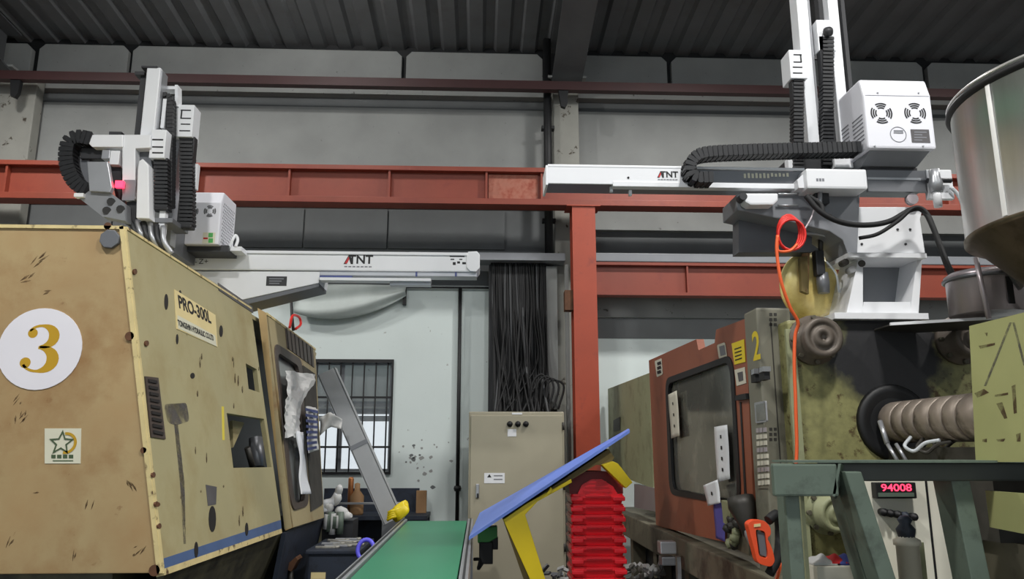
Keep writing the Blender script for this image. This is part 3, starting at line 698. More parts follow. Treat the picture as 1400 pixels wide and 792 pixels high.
# ------------------------------------------------------------------ take-out robots
def fan(cx, cz, Y, r, parent):
    b = MB()
    for s_ in range(4):
        for ri in (.98, .78, .58):
            w_ = .12; a0 = math.radians(s_*90-32); a1 = math.radians(s_*90+32)
            o = []; n = 7
            for i in range(n): a = a0+(a1-a0)*i/(n-1); o.append((cx+r*ri*math.cos(a), Y, cz+r*ri*math.sin(a)))
            for i in range(n): a = a1-(a1-a0)*i/(n-1); o.append((cx+r*(ri-w_)*math.cos(a), Y, cz+r*(ri-w_)*math.sin(a)))
            b.prism(o, (0, -.0015, 0))
    return b.build('fan_grille', MAT['print_black'], parent)
def logo(px, py, h, Y, parent, out=.001):
    """A-shaped mark with a red stroke, then TNT"""
    k = Y/F; c = P(px, py, Y-out)
    def q(x, z): return c+Vector((x*k*h, 0, z*k*h))
    MB().prism([q(-1.55, -.5), q(-1.05, .5), q(-.8, .5), q(-.5, -.5), q(-.75, -.5), q(-.95, .1), q(-1.2, -.5)], (0, -.0006, 0)).build('logo_mark', MAT['print_black'], parent)
    MB().prism([q(-1.42, -.42), q(-1.02, .38), q(-.92, .1), q(-1.15, -.42)], (0, -.0012, 0)).build('logo_mark', MAT['print_red'], parent)
    text('TNT', 1.36*k*h, q(.34, 0), (1, 0, 0), (0, 0, 1), MAT['print_black'], parent, bold=.04*k*h, out=.0004, sx=1.0)
    for i in range(7): MB().prism([q(-1.45+i*.45, -.85), q(-1.12+i*.45, -.85), q(-1.12+i*.45, -.72), q(-1.45+i*.45, -.72)], (0, -.0006, 0)).build('print', MAT['print_grey'], parent)
# ---- left robot on the number 3 machine
Yb = 6.1
rl = thing('takeout_robot', 'white take-out robot standing on the number 3 machine', 'robot', (P(300, 400, Yb).x, Yb+.1, FT.z))
bm_ = MB().pbox(232, 347, 650, 370, Yb, .22).build('traverse_beam', MAT['white'], rl, bevel=.012)
MB().pbox(232, 343.5, 652, 347.5, Yb-.015, .25).build('beam_lip', MAT['white'], bm_, bevel=.004)
MB().slab([(640, 344), (652, 343.5), (656, 348), (656, 366), (651, 371.5), (643, 371), (638, 366), (638, 350)], Yb-.02, .26).build('end_cap', MAT['white'], bm_, bevel=.006)
logo(489, 355.5, 12.5, Yb, bm_)
for px_, s_ in ((268, '-'), (275, 'Z'), (282, '+')): text(s_, .06, P(px_, 358, Yb), (1, 0, 0), (0, 0, 1), MAT['print_black'], bm_)
for x, y, a, c in ((615, 349.5, 20, 2), (616, 354, 5, 1.6), (628, 354, 4, 1.6), (619, 358.5, 4, 4), (625, 357.5, 4, 3), (632, 358.5, 5, 3)):
    MB().pbox(x, y, x+a, y+c, Yb-.001, .001).build('print', MAT['print_black'], bm_)
MB().pbox(437, 371.5, 652, 377.5, Yb+.02, .14).build('guide_rail', MAT['alu'], rl, bevel=.003)
for px_ in (568, 622): MB().pbox(px_, 371, px_+2.5, 378, Yb+.012, .01).build('joint', MAT['print_blue'], rl)
MB().pbox(437, 380, 589, 383.8, Yb-.05, .1).build('slide_rail', MAT['white'], rl)
MB().pbox(533, 384, 589, 390, Yb, .08).build('slide_block', MAT['alu'], rl)
MB().pbox(437, 376.8, 481, 380, Yb-.02, .05).build('rack', MAT['print_blue'], rl)
bk = MB().slab([(236, 371), (438, 371), (436, 387), (322, 412), (322, 424), (236, 424)], Yb+.02, .34).build('pedestal', MAT['white'], rl, bevel=.006)
MB().pbox(364, 378, 392, 391, Yb+.018, .004).build('plate', MAT['dark'], bk)
for i in range(3): MB().pbox(368, 380.5+i*3.2, 388-i*3, 382+i*3.2, Yb+.0165, .002).build('print', MAT['print_grey'], bk)
MB().slab([(322, 412), (436, 387), (436, 392), (330, 418)], Yb+.03, .3).build('pedestal_rib', MAT['grey_mid'], rl)
MB().box(P(250, 420, 6.2).x, P(330, 420, 6.2).x, 6.2, 6.44, FT.z-.0295, P(290, 412, 6.12).z).build('pedestal_foot', MAT['white'], rl)
# control box
bx = MB(); Yc = 5.82
x0, x1 = P(232, 300, Yc).x, P(301, 300, Yc).x; z0, z1 = P(270, 334, Yc).z, P(270, 260, Yc).z; zs = P(270, 277, Yc).z
cbx = MB().prism([(x0, Yc, z0), (x0, Yc, zs), (x0, Yc+.05, z1), (x0, Yc+.36, z1), (x0, Yc+.36, z0)], (x1-x0, 0, 0)).build('control_box', MAT['white_box'], rl, bevel=.012)
k5 = Yc/F
for px_ in (263, 287): fan(P(px_, 289, Yc).x, P(px_, 289, Yc).z, Yc-.0005, 8.6*k5, cbx)
lab = MB().pbox(277, 318, 294, 333, Yc-.002, .002).build('label', MAT['label_pale'], cbx)
for x, y, m_ in ((285, 318.5, 'green_part'), (285, 326, 'green_part')): MB().pbox(x, y, x+6, y+6, Yc-.004, .002).build('print', MAT[m_], lab)
MB().pbox(278, 325, 284, 327, Yc-.004, .002).build('print', MAT['print_red'], lab)
b = MB()
for i in range(14):
    for j in range(8):
        y_ = Yc+.05+.034*j+(.017 if i % 2 else 0); z_ = z0+.03+i*.024
        if y_ < Yc+.33: b.box(x1, x1+.0015, y_, y_+.014, z_, z_+.012)
b.build('perforation', MAT['print_grey'], cbx)
MB().pbox(228, 335, 312, 344, Yc+.06, .3).build('box_base', MAT['dark'], rl)
MB().pbox(306, 337, 330, 343, Yc+.1, .15).build('cable_gland', MAT['white'], rl)
MB().tube(catmull([P(313, 340, Yc+.1), P(318, 328, Yc+.1), P(322, 322, Yc+.12), P(325, 328, Yc+.12), P(322, 338, Yc+.1)], 5), .012, 6).build('cord', MAT['white'], rl)
# vertical arms
Ya = 5.3
MB().pbox(195, 92, 214, 205, Ya, .14).build('column', MAT['white'], rl, bevel=.008)
MB().pbox(211, 96, 217, 200, Ya+.02, .1).build('column_rail', MAT['alu'], rl)
MB().pbox(188, 101, 195, 186, Ya+.06, .06).build('column_rail', MAT['dark'], rl)
MB().pbox(184, 97.5, 197, 102, Ya+.03, .08).build('end_stop', MAT['dark'], rl)
MB().pbox(193, 90, 215, 92.5, Ya-.005, .15).build('column_cap', MAT['dark'], rl)
MB().slab([(217, 118), (239, 118), (239, 116), (243, 116), (243, 145), (239, 145), (239, 122), (217, 122)], Ya+.14, .08).build('chain_bracket', MAT['white'], rl)
MB().pbox(221, 135, 226, 175, Ya+.06, .05).build('chain_guide', MAT['white'], rl)
arch = [P(218, 178, Ya+.1), P(218.5, 148, Ya+.1), P(222, 136, Ya+.1), P(229, 132, Ya+.1), P(234, 138, Ya+.1), P(234.5, 160, Ya+.1), P(233, 285, Ya+.1)]
chain(catmull(arch, 8), .07, .045, (0, 1, 0), .03, 'cable_chain', rl)
cv = MB().pbox(205, 177, 226, 216, Ya-.03, .14).build('carriage_cover', MAT['white'], rl, bevel=.006)
for y in (190, 200, 208): MB().pbox(208, y, 223, y+2, Ya-.0315, .002).build('slot', MAT['print_black'], cv)
b = MB()
for i in range(13): b.pbox(210, 216+i*5.3, 229, 219.6+i*5.3, Ya+.0, .08)
b.pbox(212, 216, 226, 284, Ya+.01, .06); b.build('cable_chain', MAT['chain'], rl)
MB().pbox(208, 283, 230, 287, Ya, .08).build('chain_end', MAT['chain'], rl, bevel=.01)
MB().pbox(217, 285, 225, 322, Ya+.03, .05).build('column_tail', MAT['white'], rl)
MB().pbox(234, 145, 241, 335, Ya+.22, .1).build('column', MAT['alu'], rl)
MB().pbox(230.5, 187, 234, 335, Ya+.24, .06).build('column_rail', MAT['white'], rl)
cv = MB().pbox(239, 143, 264, 187, Ya+.16, .14).build('carriage_cover', MAT['white'], rl, bevel=.006)
for y, a, c in ((150, 247, 261), (161, 247, 261), (169, 247, 260), (178, 245, 260)): MB().pbox(a, y, c, y+1.6, Ya+.1585, .002).build('slot', MAT['print_black'], cv)
MB().pbox(247, 150, 249, 162, Ya+.1585, .002).build('slot', MAT['print_black'], cv)
b = MB()
for i in range(23): b.pbox(245, 187+i*5.3, 263, 190.6+i*5.3, Ya+.18, .08)
b.pbox(247, 187, 261, 309, Ya+.19, .06); b.build('cable_chain', MAT['chain'], rl)
MB().pbox(244, 306, 262, 312, Ya+.18, .08).build('chain_end', MAT['chain'], rl, bevel=.012)
MB().pbox(260, 224, 269, 258, Ya+.24, .05).build('sensor_bracket', MAT['white'], rl)
# horizontal arm and gripper
MB().slab([(110, 184), (168, 184), (168, 201), (126, 201), (121, 196), (112, 190)], Ya-.06, .12).build('arm', MAT['white'], rl, bevel=.006)
MB().slab([(168, 184), (206, 184), (206, 202), (185, 203), (185, 272), (167, 272), (167, 203)], Ya-.05, .12).build('arm_head', MAT['white'], rl, bevel=.006)
MB().pbox(168, 246, 185, 274, Ya-.055, .005).build('head_plate', MAT['grey_paint'], rl)
MB().pbox(149, 180, 166, 184, Ya-.02, .06).build('arm_bolt', MAT['dark'], rl)
MB().slab([(190, 220), (195, 217), (203, 226), (204, 299), (186, 298), (188, 232)], Ya-.08, .1).build('arm_slide', MAT['white'], rl, bevel=.006)
MB().slab([(185, 206), (205, 206), (208, 230), (200, 226), (190, 222), (186, 240)], Ya+.02, .06).build('arm_gusset', MAT['grey_mid'], rl)
MB().pbox(110, 202, 140, 217, Ya, .1).build('motor_housing', MAT['dark'], rl, bevel=.006)
chain(catmull([P(128, 193, Ya-.02), P(112, 190, Ya-.02), P(100, 194, Ya-.02), P(95, 207, Ya-.02), P(95, 225, Ya-.02), P(101, 244, Ya-.02), P(112, 257, Ya-.02), P(127, 264, Ya-.02)], 8), .1, .1, (0, 1, 0), .035, 'cable_chain', rl)
MB().slab([(104, 212), (122, 218), (128, 262), (112, 246), (104, 228)], Ya+.03, .05).build('chain_guard', MAT['grey_mid'], rl)
MB().slab([(119, 221), (147, 221), (153, 256), (150, 263), (122, 261)], Ya-.16, .04).build('gripper_plate', MAT['alu'], rl, bevel=.004)
MB().slab([(122, 261), (150, 263), (170, 278), (171, 302), (140, 296), (108, 271)], Ya-.13, .1).build('gripper_bracket', MAT['grey_paint'], rl)
for x, y in ((152, 276), (165, 286), (146, 288)): MB().tube([P(x, y, Ya-.14), P(x, y, Ya-.12)], .028, 10).build('bolt_hole', MAT['dark'], rl)
MB().pbox(101, 264, 114, 269, Ya-.16, .05).build('suction_tip', MAT['white'], rl)
MB().pbox(150, 206, 163, 225, Ya-.05, .08).build('valve', MAT['white'], rl, bevel=.004)
MB().pbox(139, 205, 150, 217, Ya-.05, .06).build('valve', MAT['alu'], rl, bevel=.004)
MB().slab([(147, 224), (165, 224), (166, 276), (158, 268)], Ya+.0, .06).build('link_plate', MAT['dark'], rl)
MB().pbox(157, 247, 168, 256, Ya-.1, .03).build('indicator', MAT['led'], rl, label='small red indicator light')
MB().pbox(172, 276, 186, 306, Ya-.02, .08).build('lower_joint', MAT['dark'], rl)
for i in range(6):
    MB().tube(catmull([P(178+i*9, 300+i*2, Ya), P(184+i*8, 315+i*3, Ya-.03), P(190+i*9, 322+i*5, Ya)], 5), .02, 6).build('fitting', MAT['alu' if i % 2 else 'dark'], rl)
MB().pbox(186, 298, 236, 304, Ya+.02, .3).build('kick_beam', MAT['alu_dark'], rl)
MB().pbox(196, 300, 240, 345, Ya+.34, .42).build('carriage', MAT['alu_dark'], rl)
# ------------------------------------------------------------------ number 2 injection moulding machine
Yq = 3.9
X2 = P(1045, 560, Yq).x
def S2(px, py, out=0.): return PX(px, py, X2-out)
IN = Vector((1, 0, 0))
m2 = thing('injection_moulding_machine', 'red and grey green injection moulding machine marked with a yellow 2', 'machine', (X2+.6, 5.8, 0))
# far guard
MB().prism([S2(831, 532, -.06), S2(888, 510, -.06), S2(893, 668, -.06), S2(833, 646, -.06)], IN*.04).build('far_guard', MAT['m2_green'], m2)
MB().prism([S2(839, 575, -.055), S2(848, 570, -.055), S2(848, 588, -.055), S2(839, 590, -.055)], -IN*.004).build('plate', MAT['iron'], m2)
MB().prism([S2(867, 662, -.05), S2(897, 668, -.05), S2(897, 700, -.05), S2(867, 694, -.05)], IN*.03).build('inner_cover', MAT['alu'], m2)
# door
win2 = rr([S2(911, 522), S2(999, 489), S2(1011, 690), S2(917, 672)], .12, 5)
dr = MB().plate([S2(887, 493), S2(952, 464), S2(955, 479), S2(977, 469), S2(979, 451), S2(1019, 436), S2(1031, 712), S2(1012, 748), S2(992, 742), S2(897, 719)], [win2], IN*.05).build('safety_door', MAT['m2_red'], m2)
MB().prism(rr([S2(910, 521, -.02), S2(1000, 488, -.02), S2(1012, 692, -.02), S2(916, 673, -.02)], .12, 5), IN*.008).build('window_pane', MAT['glass_dark'], dr)
MB().plate(rr([S2(909, 518, .008), S2(1001, 484, .008), S2(1013, 694, .008), S2(915, 676, .008)], .13, 5), [rr([S2(912.5, 525, .008), S2(997, 494, .008), S2(1008.5, 687, .008), S2(919, 669, .008)], .1, 5)], IN*.02).build('window_gasket', MAT['black'], dr)
def sticker(pix, name, mat, out=.004, par=dr, th=.002, r=0):
    p = [S2(x, y, out) for x, y in pix]
    if r: p = rr(p, r)
    return MB().prism(p, IN*th).build(name, MAT[mat], par)
sticker([(895, 494), (904, 490), (906, 512), (898, 516)], 'sticker', 'paper_old', r=.02)
for i in range(3): sticker([(898, 496+i*6), (903, 494+i*6), (904, 498+i*6), (899, 500+i*6)], 'print', 'print_black', .006)
sticker([(980, 472), (991, 468), (994, 488), (983, 491)], 'sticker', 'paper_old', r=.02)
sticker([(983, 474), (990, 472), (992, 485), (985, 487)], 'print', 'print_grey', .006)
sticker([(1000, 470), (1017, 464), (1019, 495), (1004, 499)], 'warning_label', 'yellow')
for i in range(4): sticker([(1004+i*.3, 477+i*5), (1013+i*.3, 474+i*5), (1013+i*.3, 475.5+i*5), (1004+i*.3, 478.5+i*5)], 'print', 'print_black', .006)
sticker([(1004, 506), (1018, 502), (1020, 524), (1007, 528)], 'label', 'paper_old')
sticker([(1008, 510), (1015, 508), (1016, 520), (1010, 522)], 'print', 'stain', .006)
sticker([(1005, 541), (1019, 538), (1020, 546), (1005, 548)], 'latch', 'black', .02, th=.03)
sticker([(1011, 550), (1013, 550), (1021, 690), (1018, 690)], 'groove', 'black', .004)
# papers on the door window
def ppr(pix, name, label, mat='paper', out=.012, marks=0):
    a, b_, c, d_ = [S2(x, y, out) for x, y in pix]
    def fn(u, v):
        p = (a*(1-u)+b_*u)*(1-v)+(d_*(1-u)+c*u)*v; return p-IN*(.0015*math.sin(v*6+u*2)+.002)
    o = tag(MB().grid(fn, 4, 10, thick=-IN*.001).build(name, MAT[mat]), label, 'paper')
    for i in range(marks):
        t = (i+1)/(marks+1); q = (a*.5+b_*.5)*(1-t)+(c*.5+d_*.5)*t-IN*.006
        MB().obox(q, (0, .012, 0), (0, 0, .01), (.0005, 0, 0)).build('print', MAT['print_black'], o)
    return o
ppr([(914, 540), (926, 534), (930, 596), (918, 600)], 'paper_strip', 'yellowed paper strip on the dark door window', 'paper_old', marks=3)
ppr([(977, 584), (995, 581), (999, 655), (981, 660)], 'paper_strip', 'long white paper with black marks on the dark door window', marks=4)
ppr([(962, 664), (982, 656), (986, 688), (968, 692)], 'paper_note', 'crumpled white note pinned above the violet sheet', out=.05, marks=1)
ppr([(976, 690), (991, 686), (992, 741), (979, 736)], 'violet_sheet', 'violet plastic sheet hanging at the foot of the red door', 'violet_cloth', out=.03)
# control column
y0c = S2(1019, 430).y
ccol = MB().box(X2-.01, P(1089, 540, Yq).x, Yq, y0c, P(1065, 800, Yq).z, P(1065, 421, Yq).z).build('control_column', MAT['m2_grey'], m2, bevel=.012)
def csd(pix, name, mat, th=.004, par=None, r=0): return sticker(pix, name, mat, .01+th, par or ccol, th, r)
text('2', .21, S2(1034, 475, .0105), (0, -1, 0), (0, 0, 1), MAT['yellow'], ccol, 'numeral', bold=.004, out=.001, sx=1.1)
for a, c, t in ((1026, 1032, 506), (1037, 1044, 503)):
    sw = csd([(a, t), (c, t-2), (c+1, t+16), (a+1, t+18)], 'switch', 'black', .03)
    csd([(a+1, t), (c-1, t-2), (c-1, t+5), (a+1, t+7)], 'cap', 'alu', .04, sw)
scr = csd([(1031, 551), (1046, 548), (1048, 577), (1033, 579)], 'screen_bezel', 'alu', .008, r=.01)
csd([(1033, 554), (1044.5, 551), (1046, 574), (1034.5, 576)], 'screen', 'glass_dark', .012, scr)
kp = csd([(1032, 583), (1048, 581), (1051, 668), (1036, 668)], 'keypad', 'm2_grey', .006)
for r_ in range(9):
    for c_ in range(3):
        x = 1033.5+c_*4.8+r_*.33; y = 586-c_*.5+r_*9
        csd([(x, y), (x+3.6, y-.4), (x+3.8, y+5.6), (x+.2, y+6)], 'key', 'paper_old' if r_ % 3 else 'steel_mauve', .011, kp)
fr = Yq-.001
for y, m_ in ((428, 0), (585, 1)):
    for i in range(3):
        for j in range(2): MB().pbox(1052+j*6, y+i*7, 1056+j*6, y+i*7+4, Yq-.002, .002).build('mark', MAT['iron'], ccol)
MB().pbox(1060, 440, 1061.5, 640, Yq-.002, .002).build('seam', MAT['iron'], ccol)
# bed and body
zbed = S2(960, 745).z
zb0 = .9
bed = MB().box(X2-.06, X2+1.3, 3.65, 8.5, zb0-.2, zb0).build('bed', MAT['m2_bed'], m2, bevel=.01)
MB().box(X2+.15, X2+1.2, 3.75, 8.4, 0, zb0-.2).build('base', MAT['dark'], m2)
for y in (4.6, 5.6, 6.6, 7.6): MB().box(X2+.02, X2+.14, y, y+.12, 0, zb0-.2).build('leg', MAT['m2_bed'], m2)
MB().box(X2+.35, X2+1.25, 4.6, 8.4, zb0, P(1200, 470, 4.3).z).build('clamp_body', MAT['iron'], m2)
# platen
Yp_ = 3.78
px0, px1 = P(1083, 540, Yp_).x, P(1350, 540, Yp_).x
MB().box(px0, px1, Yp_, Yp_+.45, zb0+.001, P(1200, 438, Yp_).z).build('platen', MAT['platen'], m2, bevel=.02)
MB().pbox(1087, 450, 1100, 800, Yp_-.02, .02).build('platen_rib', MAT['m2_green'], m2)
def nut(px, py, r0, par, lab):
    o = P(px, py, Yp_)
    MB().lathe([(r0*1.25, .0), (r0*1.25, -.03), (r0, -.04), (r0, -.13), (r0*.9, -.14), (r0*.72, -.14), (r0*.7, -.132), (r0*.5, -.132), (r0*.48, -.145), (r0*.2, -.145), (r0*.18, -.125), (.001, -.125)], o, (0, 1, 0), 24).build('tie_bar_nut', MAT[lab], par)
    for i in range(8):
        a = i*math.pi/4; MB().lathe([(.012, -.05), (.012, -.03)], o+Vector((r0*1.12*math.cos(a), 0, r0*1.12*math.sin(a))), (0, 1, 0), 6).build('bolt', MAT['m2_bed'], par)
nut(1110, 466, .1, m2, 'nut'); nut(1310, 466, .1, m2, 'nut'); nut(1128, 700, .085, m2, 'm2_green'); nut(1320, 700, .085, m2, 'm2_green')
bo = P(1222, 578, Yp_)
MB().lathe([(.19, 0), (.18, -.02), (.15, -.02), (.12, -.005)], bo, (0, 1, 0), 32).build('barrel_seat', MAT['black'], m2)
prof = [(.07, 0), (.085, -.02)]
h = -.03; ba = MB().lathe([(.08, 0), (.08, -1.9)], bo, (0, 1, 0), 24).build('barrel', MAT['heater'], m2)
i = 0
while h > -1.2:
    w_ = .085 if i % 3 else .11
    MB().lathe([(.094, h), (.1, h-.006), (.1, h-w_+.006), (.094, h-w_)], bo, (0, 1, 0), 24).build('heater_band', MAT['heater'], ba); h -= w_+.012; i += 1
for i, (a, c) in enumerate(((1245, 610), (1262, 612), (1285, 607))):
    MB().tube(catmull([P(a, c-12, 3.4), P(a-8, c, 3.36), P(a+5, c+7, 3.34), P(a+20, c-4, 3.3), P(a+40, c-8, 3.25)], 6), .008, 6).build('heater_wire', MAT['hose_clear' if i == 0 else 'iron'], m2)
MB().tube([P(1203, 576, 3.6), P(1213, 607, 3.55)], .012, 8).build('drip_rod', MAT['alu'], m2)
for a in (0, 12): MB().tube([P(1213+a, 607, 3.55), P(1228+a, 632, 3.5)], .009, 6).build('drip_rod', MAT['alu'], m2)
MB().box(2.0, P(1340, 620, 3.7).x, 3.0, 3.77, zb0+.25, P(1250, 612, 3.6).z).build('carriage', MAT['iron'], m2)
MB().box(2.05, P(1330, 620, 3.7).x+.2, 2.3, 3.6, 0, zb0+.25).build('slide_base', MAT['m2_bed'], m2)
# yellow green guard sheet over the barrel
Yg2 = 3.2
XG = 1.86
def SG(px, py, out=0.): return PX(px, py, XG-out)
gd = MB().prism([SG(1325, 446), SG(1470, 410), SG(1470, 632), SG(1334, 632)], IN*.015).build('barrel_guard', MAT['m2_guard'], m2)
for poly in ([(1332, 538), (1345, 532), (1352, 537), (1336, 544)], [(1362, 552), (1370, 550), (1377, 572), (1373, 573)], [(1383, 528), (1388, 526), (1390, 565), (1386, 566)], [(1360, 540), (1378, 537), (1378, 540), (1360, 543)], [(1338, 473), (1360, 469), (1360, 472), (1340, 477)], [(1346, 455), (1350, 455), (1349, 460)], [(1343, 601), (1349, 600), (1349, 605), (1343, 604)], [(1362, 601), (1374, 600), (1372, 604), (1364, 604)], [(1389, 594), (1395, 592), (1395, 604), (1390, 604)]):
    MB().prism([SG(x, y, .001) for x, y in poly], IN*.0009).build('scratch', MAT['scuff'], gd)
MB().prism([SG(x, y, .001) for x, y in ((1380, 441), (1383, 441), (1348, 528), (1345, 528))], IN*.0009).build('smear', MAT['smear'], gd)
MB().prism([SG(x, y, .001) for x, y in ((1384, 441), (1387, 441), (1402, 500), (1399, 500))], IN*.0009).build('smear', MAT['smear'], gd)
MB().prism([SG(1347, 671), SG(1480, 681), SG(1480, 746), SG(1353, 721)], IN*.015).build('lower_guard', MAT['m2_guard'], m2)
# ------------------------------------------------------------------ hopper
Yh = 2.72
R_ = .52; d_ = ray(1299, 168); ah_ = math.atan2(d_.x, d_.y)
hc = Vector(((R_+Yh*math.sin(ah_))/math.cos(ah_), Yh, 0))      # rim tangent to the sight line of its left edge
tl_ = math.sqrt(hc.x**2+Yh**2-R_**2); yt_ = tl_*math.cos(ah_)
zt_, zl_ = P(1299, 168, yt_).z, P(1325, 335, yt_).z
hp = thing('hopper', 'large round stainless steel hopper above the barrel', 'hopper', (hc.x, Yh, zl_-.53))
MB().lathe([(R_, zl_), (R_, zt_), (R_+.012, zt_), (R_+.012, zt_+.02), (R_-.01, zt_+.02), (R_-.01, zl_)], (hc.x, Yh, 0), (0, 0, 1), 72, caps=False).build('drum', MAT['steel'], hp)
MB().lathe([(R_+.006, zl_+.005), (R_+.006, zl_-.012), (R_-.02, zl_-.01), (.12, zl_-.42), (.12, zl_-.5), (.1, zl_-.5), (.1, zl_-.42), (R_-.03, zl_)], (hc.x, Yh, 0), (0, 0, 1), 72, caps=False).build('cone', MAT['steel_cone'], hp)
MB().lathe([(R_+.014, zt_+.02), (R_+.014, zt_+.032), (R_-.1, zt_+.07), (.001, zt_+.08)], (hc.x, Yh, 0), (0, 0, 1), 72).build('lid', MAT['steel'], hp)
MB().tube([(hc.x+R_*1.003*math.cos(t/36*math.pi), Yh+R_*1.003*math.sin(t/36*math.pi), zt_+.004) for t in range(72)], .017, 8, closed=True).build('rim', MAT['black'], hp)
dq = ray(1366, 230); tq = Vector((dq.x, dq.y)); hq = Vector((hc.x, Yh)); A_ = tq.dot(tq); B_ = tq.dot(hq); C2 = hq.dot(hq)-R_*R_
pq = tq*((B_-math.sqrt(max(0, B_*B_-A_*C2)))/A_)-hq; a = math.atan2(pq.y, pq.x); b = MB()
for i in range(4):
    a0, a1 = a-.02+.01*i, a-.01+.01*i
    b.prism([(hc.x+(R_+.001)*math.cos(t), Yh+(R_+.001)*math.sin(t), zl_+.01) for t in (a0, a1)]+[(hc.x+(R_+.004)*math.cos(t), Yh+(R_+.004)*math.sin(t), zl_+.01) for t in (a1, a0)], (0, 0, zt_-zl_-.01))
b.build('glint_strip', MAT['steel_glint'], hp)  # painted highlight: pale strip stands in for a reflection on the drum
MB().box(hc.x-.2, hc.x+.2, Yh-.2, Yh+.2, zl_-.53, zl_-.5).build('foot_plate', MAT['iron'], hp)
MB().box(hc.x-.17, hc.x+.17, Yh-.17, Yh+.17, bo.z-.2, zl_-.5305).build('feed_throat', MAT['iron'], m2, bevel=.01)
MB().box(2.05, 2.6, 2.3, 2.598, bo.z-.4, bo.z-.2).build('throat_saddle', MAT['iron'], m2)
# small drum below it
sd = thing('loader_drum', 'small grey steel drum with toggle clamps below the hopper', 'drum', (P(1350, 430, 3.35).x, 3.35, P(1350, 431, 3.35).z))
o = P(1350, 431, 3.4); rz = 48*3.4/F
MB().lathe([(rz, 0), (rz, .16), (rz*1.04, .165), (rz*1.04, .185), (rz*.9, .2), (.001, .21)], o, (0, 0, 1), 36).build('body', MAT['steel_mauve'], sd)
MB().tube([(o.x+rz*1.04*math.cos(t*math.pi/18), o.y+rz*1.04*math.sin(t*math.pi/18), o.z+.165) for t in range(36)], .01, 6, closed=True).build('clamp_ring', MAT['alu_dark'], sd)
MB().pbox(1378, 378, 1386, 415, 3.24, .02).build('toggle_clamp', MAT['dark'], sd)
MB().slab([(1382, 375), (1390, 372), (1400, 392), (1396, 396)], 3.22, .02).build('clamp_lever', MAT['alu'], sd)
MB().tube([P(1334, 352, 3.2), P(1352, 436, 3.2)], .011, 8).build('rod', MAT['steel_mauve'], sd)
# white boards on the platen top
ztop = P(1200, 438, Yp_).z
wbd = thing('white_board', 'thin white edged board carrying the small drum', 'board', P(1330, 440, 3.35))
MB().prism([P(1218, 441, 3.6), P(1430, 429, 3.18), P(1430, 432.5, 3.18), P(1218, 445, 3.6)], (0, .012, .0)).build('edge_strip', MAT['white'], wbd)
MB().prism([P(1218, 443, 3.615), P(1430, 431, 3.195), P(1430, 432.5, 3.195), P(1218, 445, 3.615)], (0, .36, .0)).build('panel', MAT['iron'], wbd)  # dark colour puts the shade of the board's underside in
# ------------------------------------------------------------------ right robot
Yr = 3.75
rb = thing('takeout_robot', 'white take-out robot with cable chain standing on the number 2 machine', 'robot', (P(1210, 435, Yr).x, 3.95, ztop))
body = MB().pbox(750, 233, 1268, 253, Yr, .17).build('traverse_beam', MAT['alu_dark'], rb, bevel=.004)
MB().pbox(749, 228.5, 938, 252, Yr-.012, .012).build('front_cover', MAT['white'], body, bevel=.003)
MB().pbox(749, 227, 1100, 230.5, Yr-.014, .06).build('top_lip', MAT['white'], body, bevel=.003)
MB().pbox(838, 249.5, 1100, 256.5, Yr-.016, .05).build('lower_lip', MAT['white'], body, bevel=.003)
MB().box(P(749, 240, Yr).x-.012, P(749, 240, Yr).x, Yr-.014, Yr+.175, P(749, 254, Yr).z, P(749, 227, Yr).z).build('end_cap', MAT['white'], body, bevel=.003)
logo(912, 239, 9.5, Yr-.012, body)
MB().tube([P(859, 243, Yr-.016), P(859, 243, Yr)], .006, 8).build('screw', MAT['dark'], body)
for x, y in ((834, 258), (860, 263)): MB().pbox(x, y-3, x+4, y+4, Yr+.03, .02).build('clip', MAT['white'], body)
for i in range(12):
    MB().pbox(1017+i*5.3, 237.5-(i % 2)*.8, 1020+i*5.3, 243.5-(i > 6)*2, Yr-.0015, .0015).build('slot', MAT['label_pale'], body)
ca = MB().pbox(1103, 230.5, 1186, 258, Yr-.1, .28).build('carriage', MAT['white'], rb, bevel=.012)
MB().slab([(1090, 246), (1104, 232), (1104, 257), (1092, 257)], Yr-.06, .1).build('carriage_wedge', MAT['white'], rb)
for i in range(3): MB().pbox(1116+i*4, 244, 1119+i*4, 248, Yr-.101, .001).build('print', MAT['print_grey'], ca)
MB().pbox(1186, 233, 1266, 262, Yr-.02, .02).build('beam_tail', MAT['alu_dark'], rb)
MB().pbox(1186, 243, 1266, 246, Yr-.024, .004).build('groove', MAT['alu'], rb)
# cable chain
ch = [P(972, 246, Yr-.06), P(950, 245.5, Yr-.06), P(942, 238, Yr-.06), P(942, 226, Yr-.06), P(950, 216, Yr-.06), P(966, 211.5, Yr-.06), P(1010, 209, Yr-.06), P(1080, 207, Yr-.06), P(1130, 206, Yr-.06), P(1178, 205, Yr-.06)]
chain(catmull(ch, 8), .09, .058, (0, 1, 0), .026, 'cable_chain', rb)
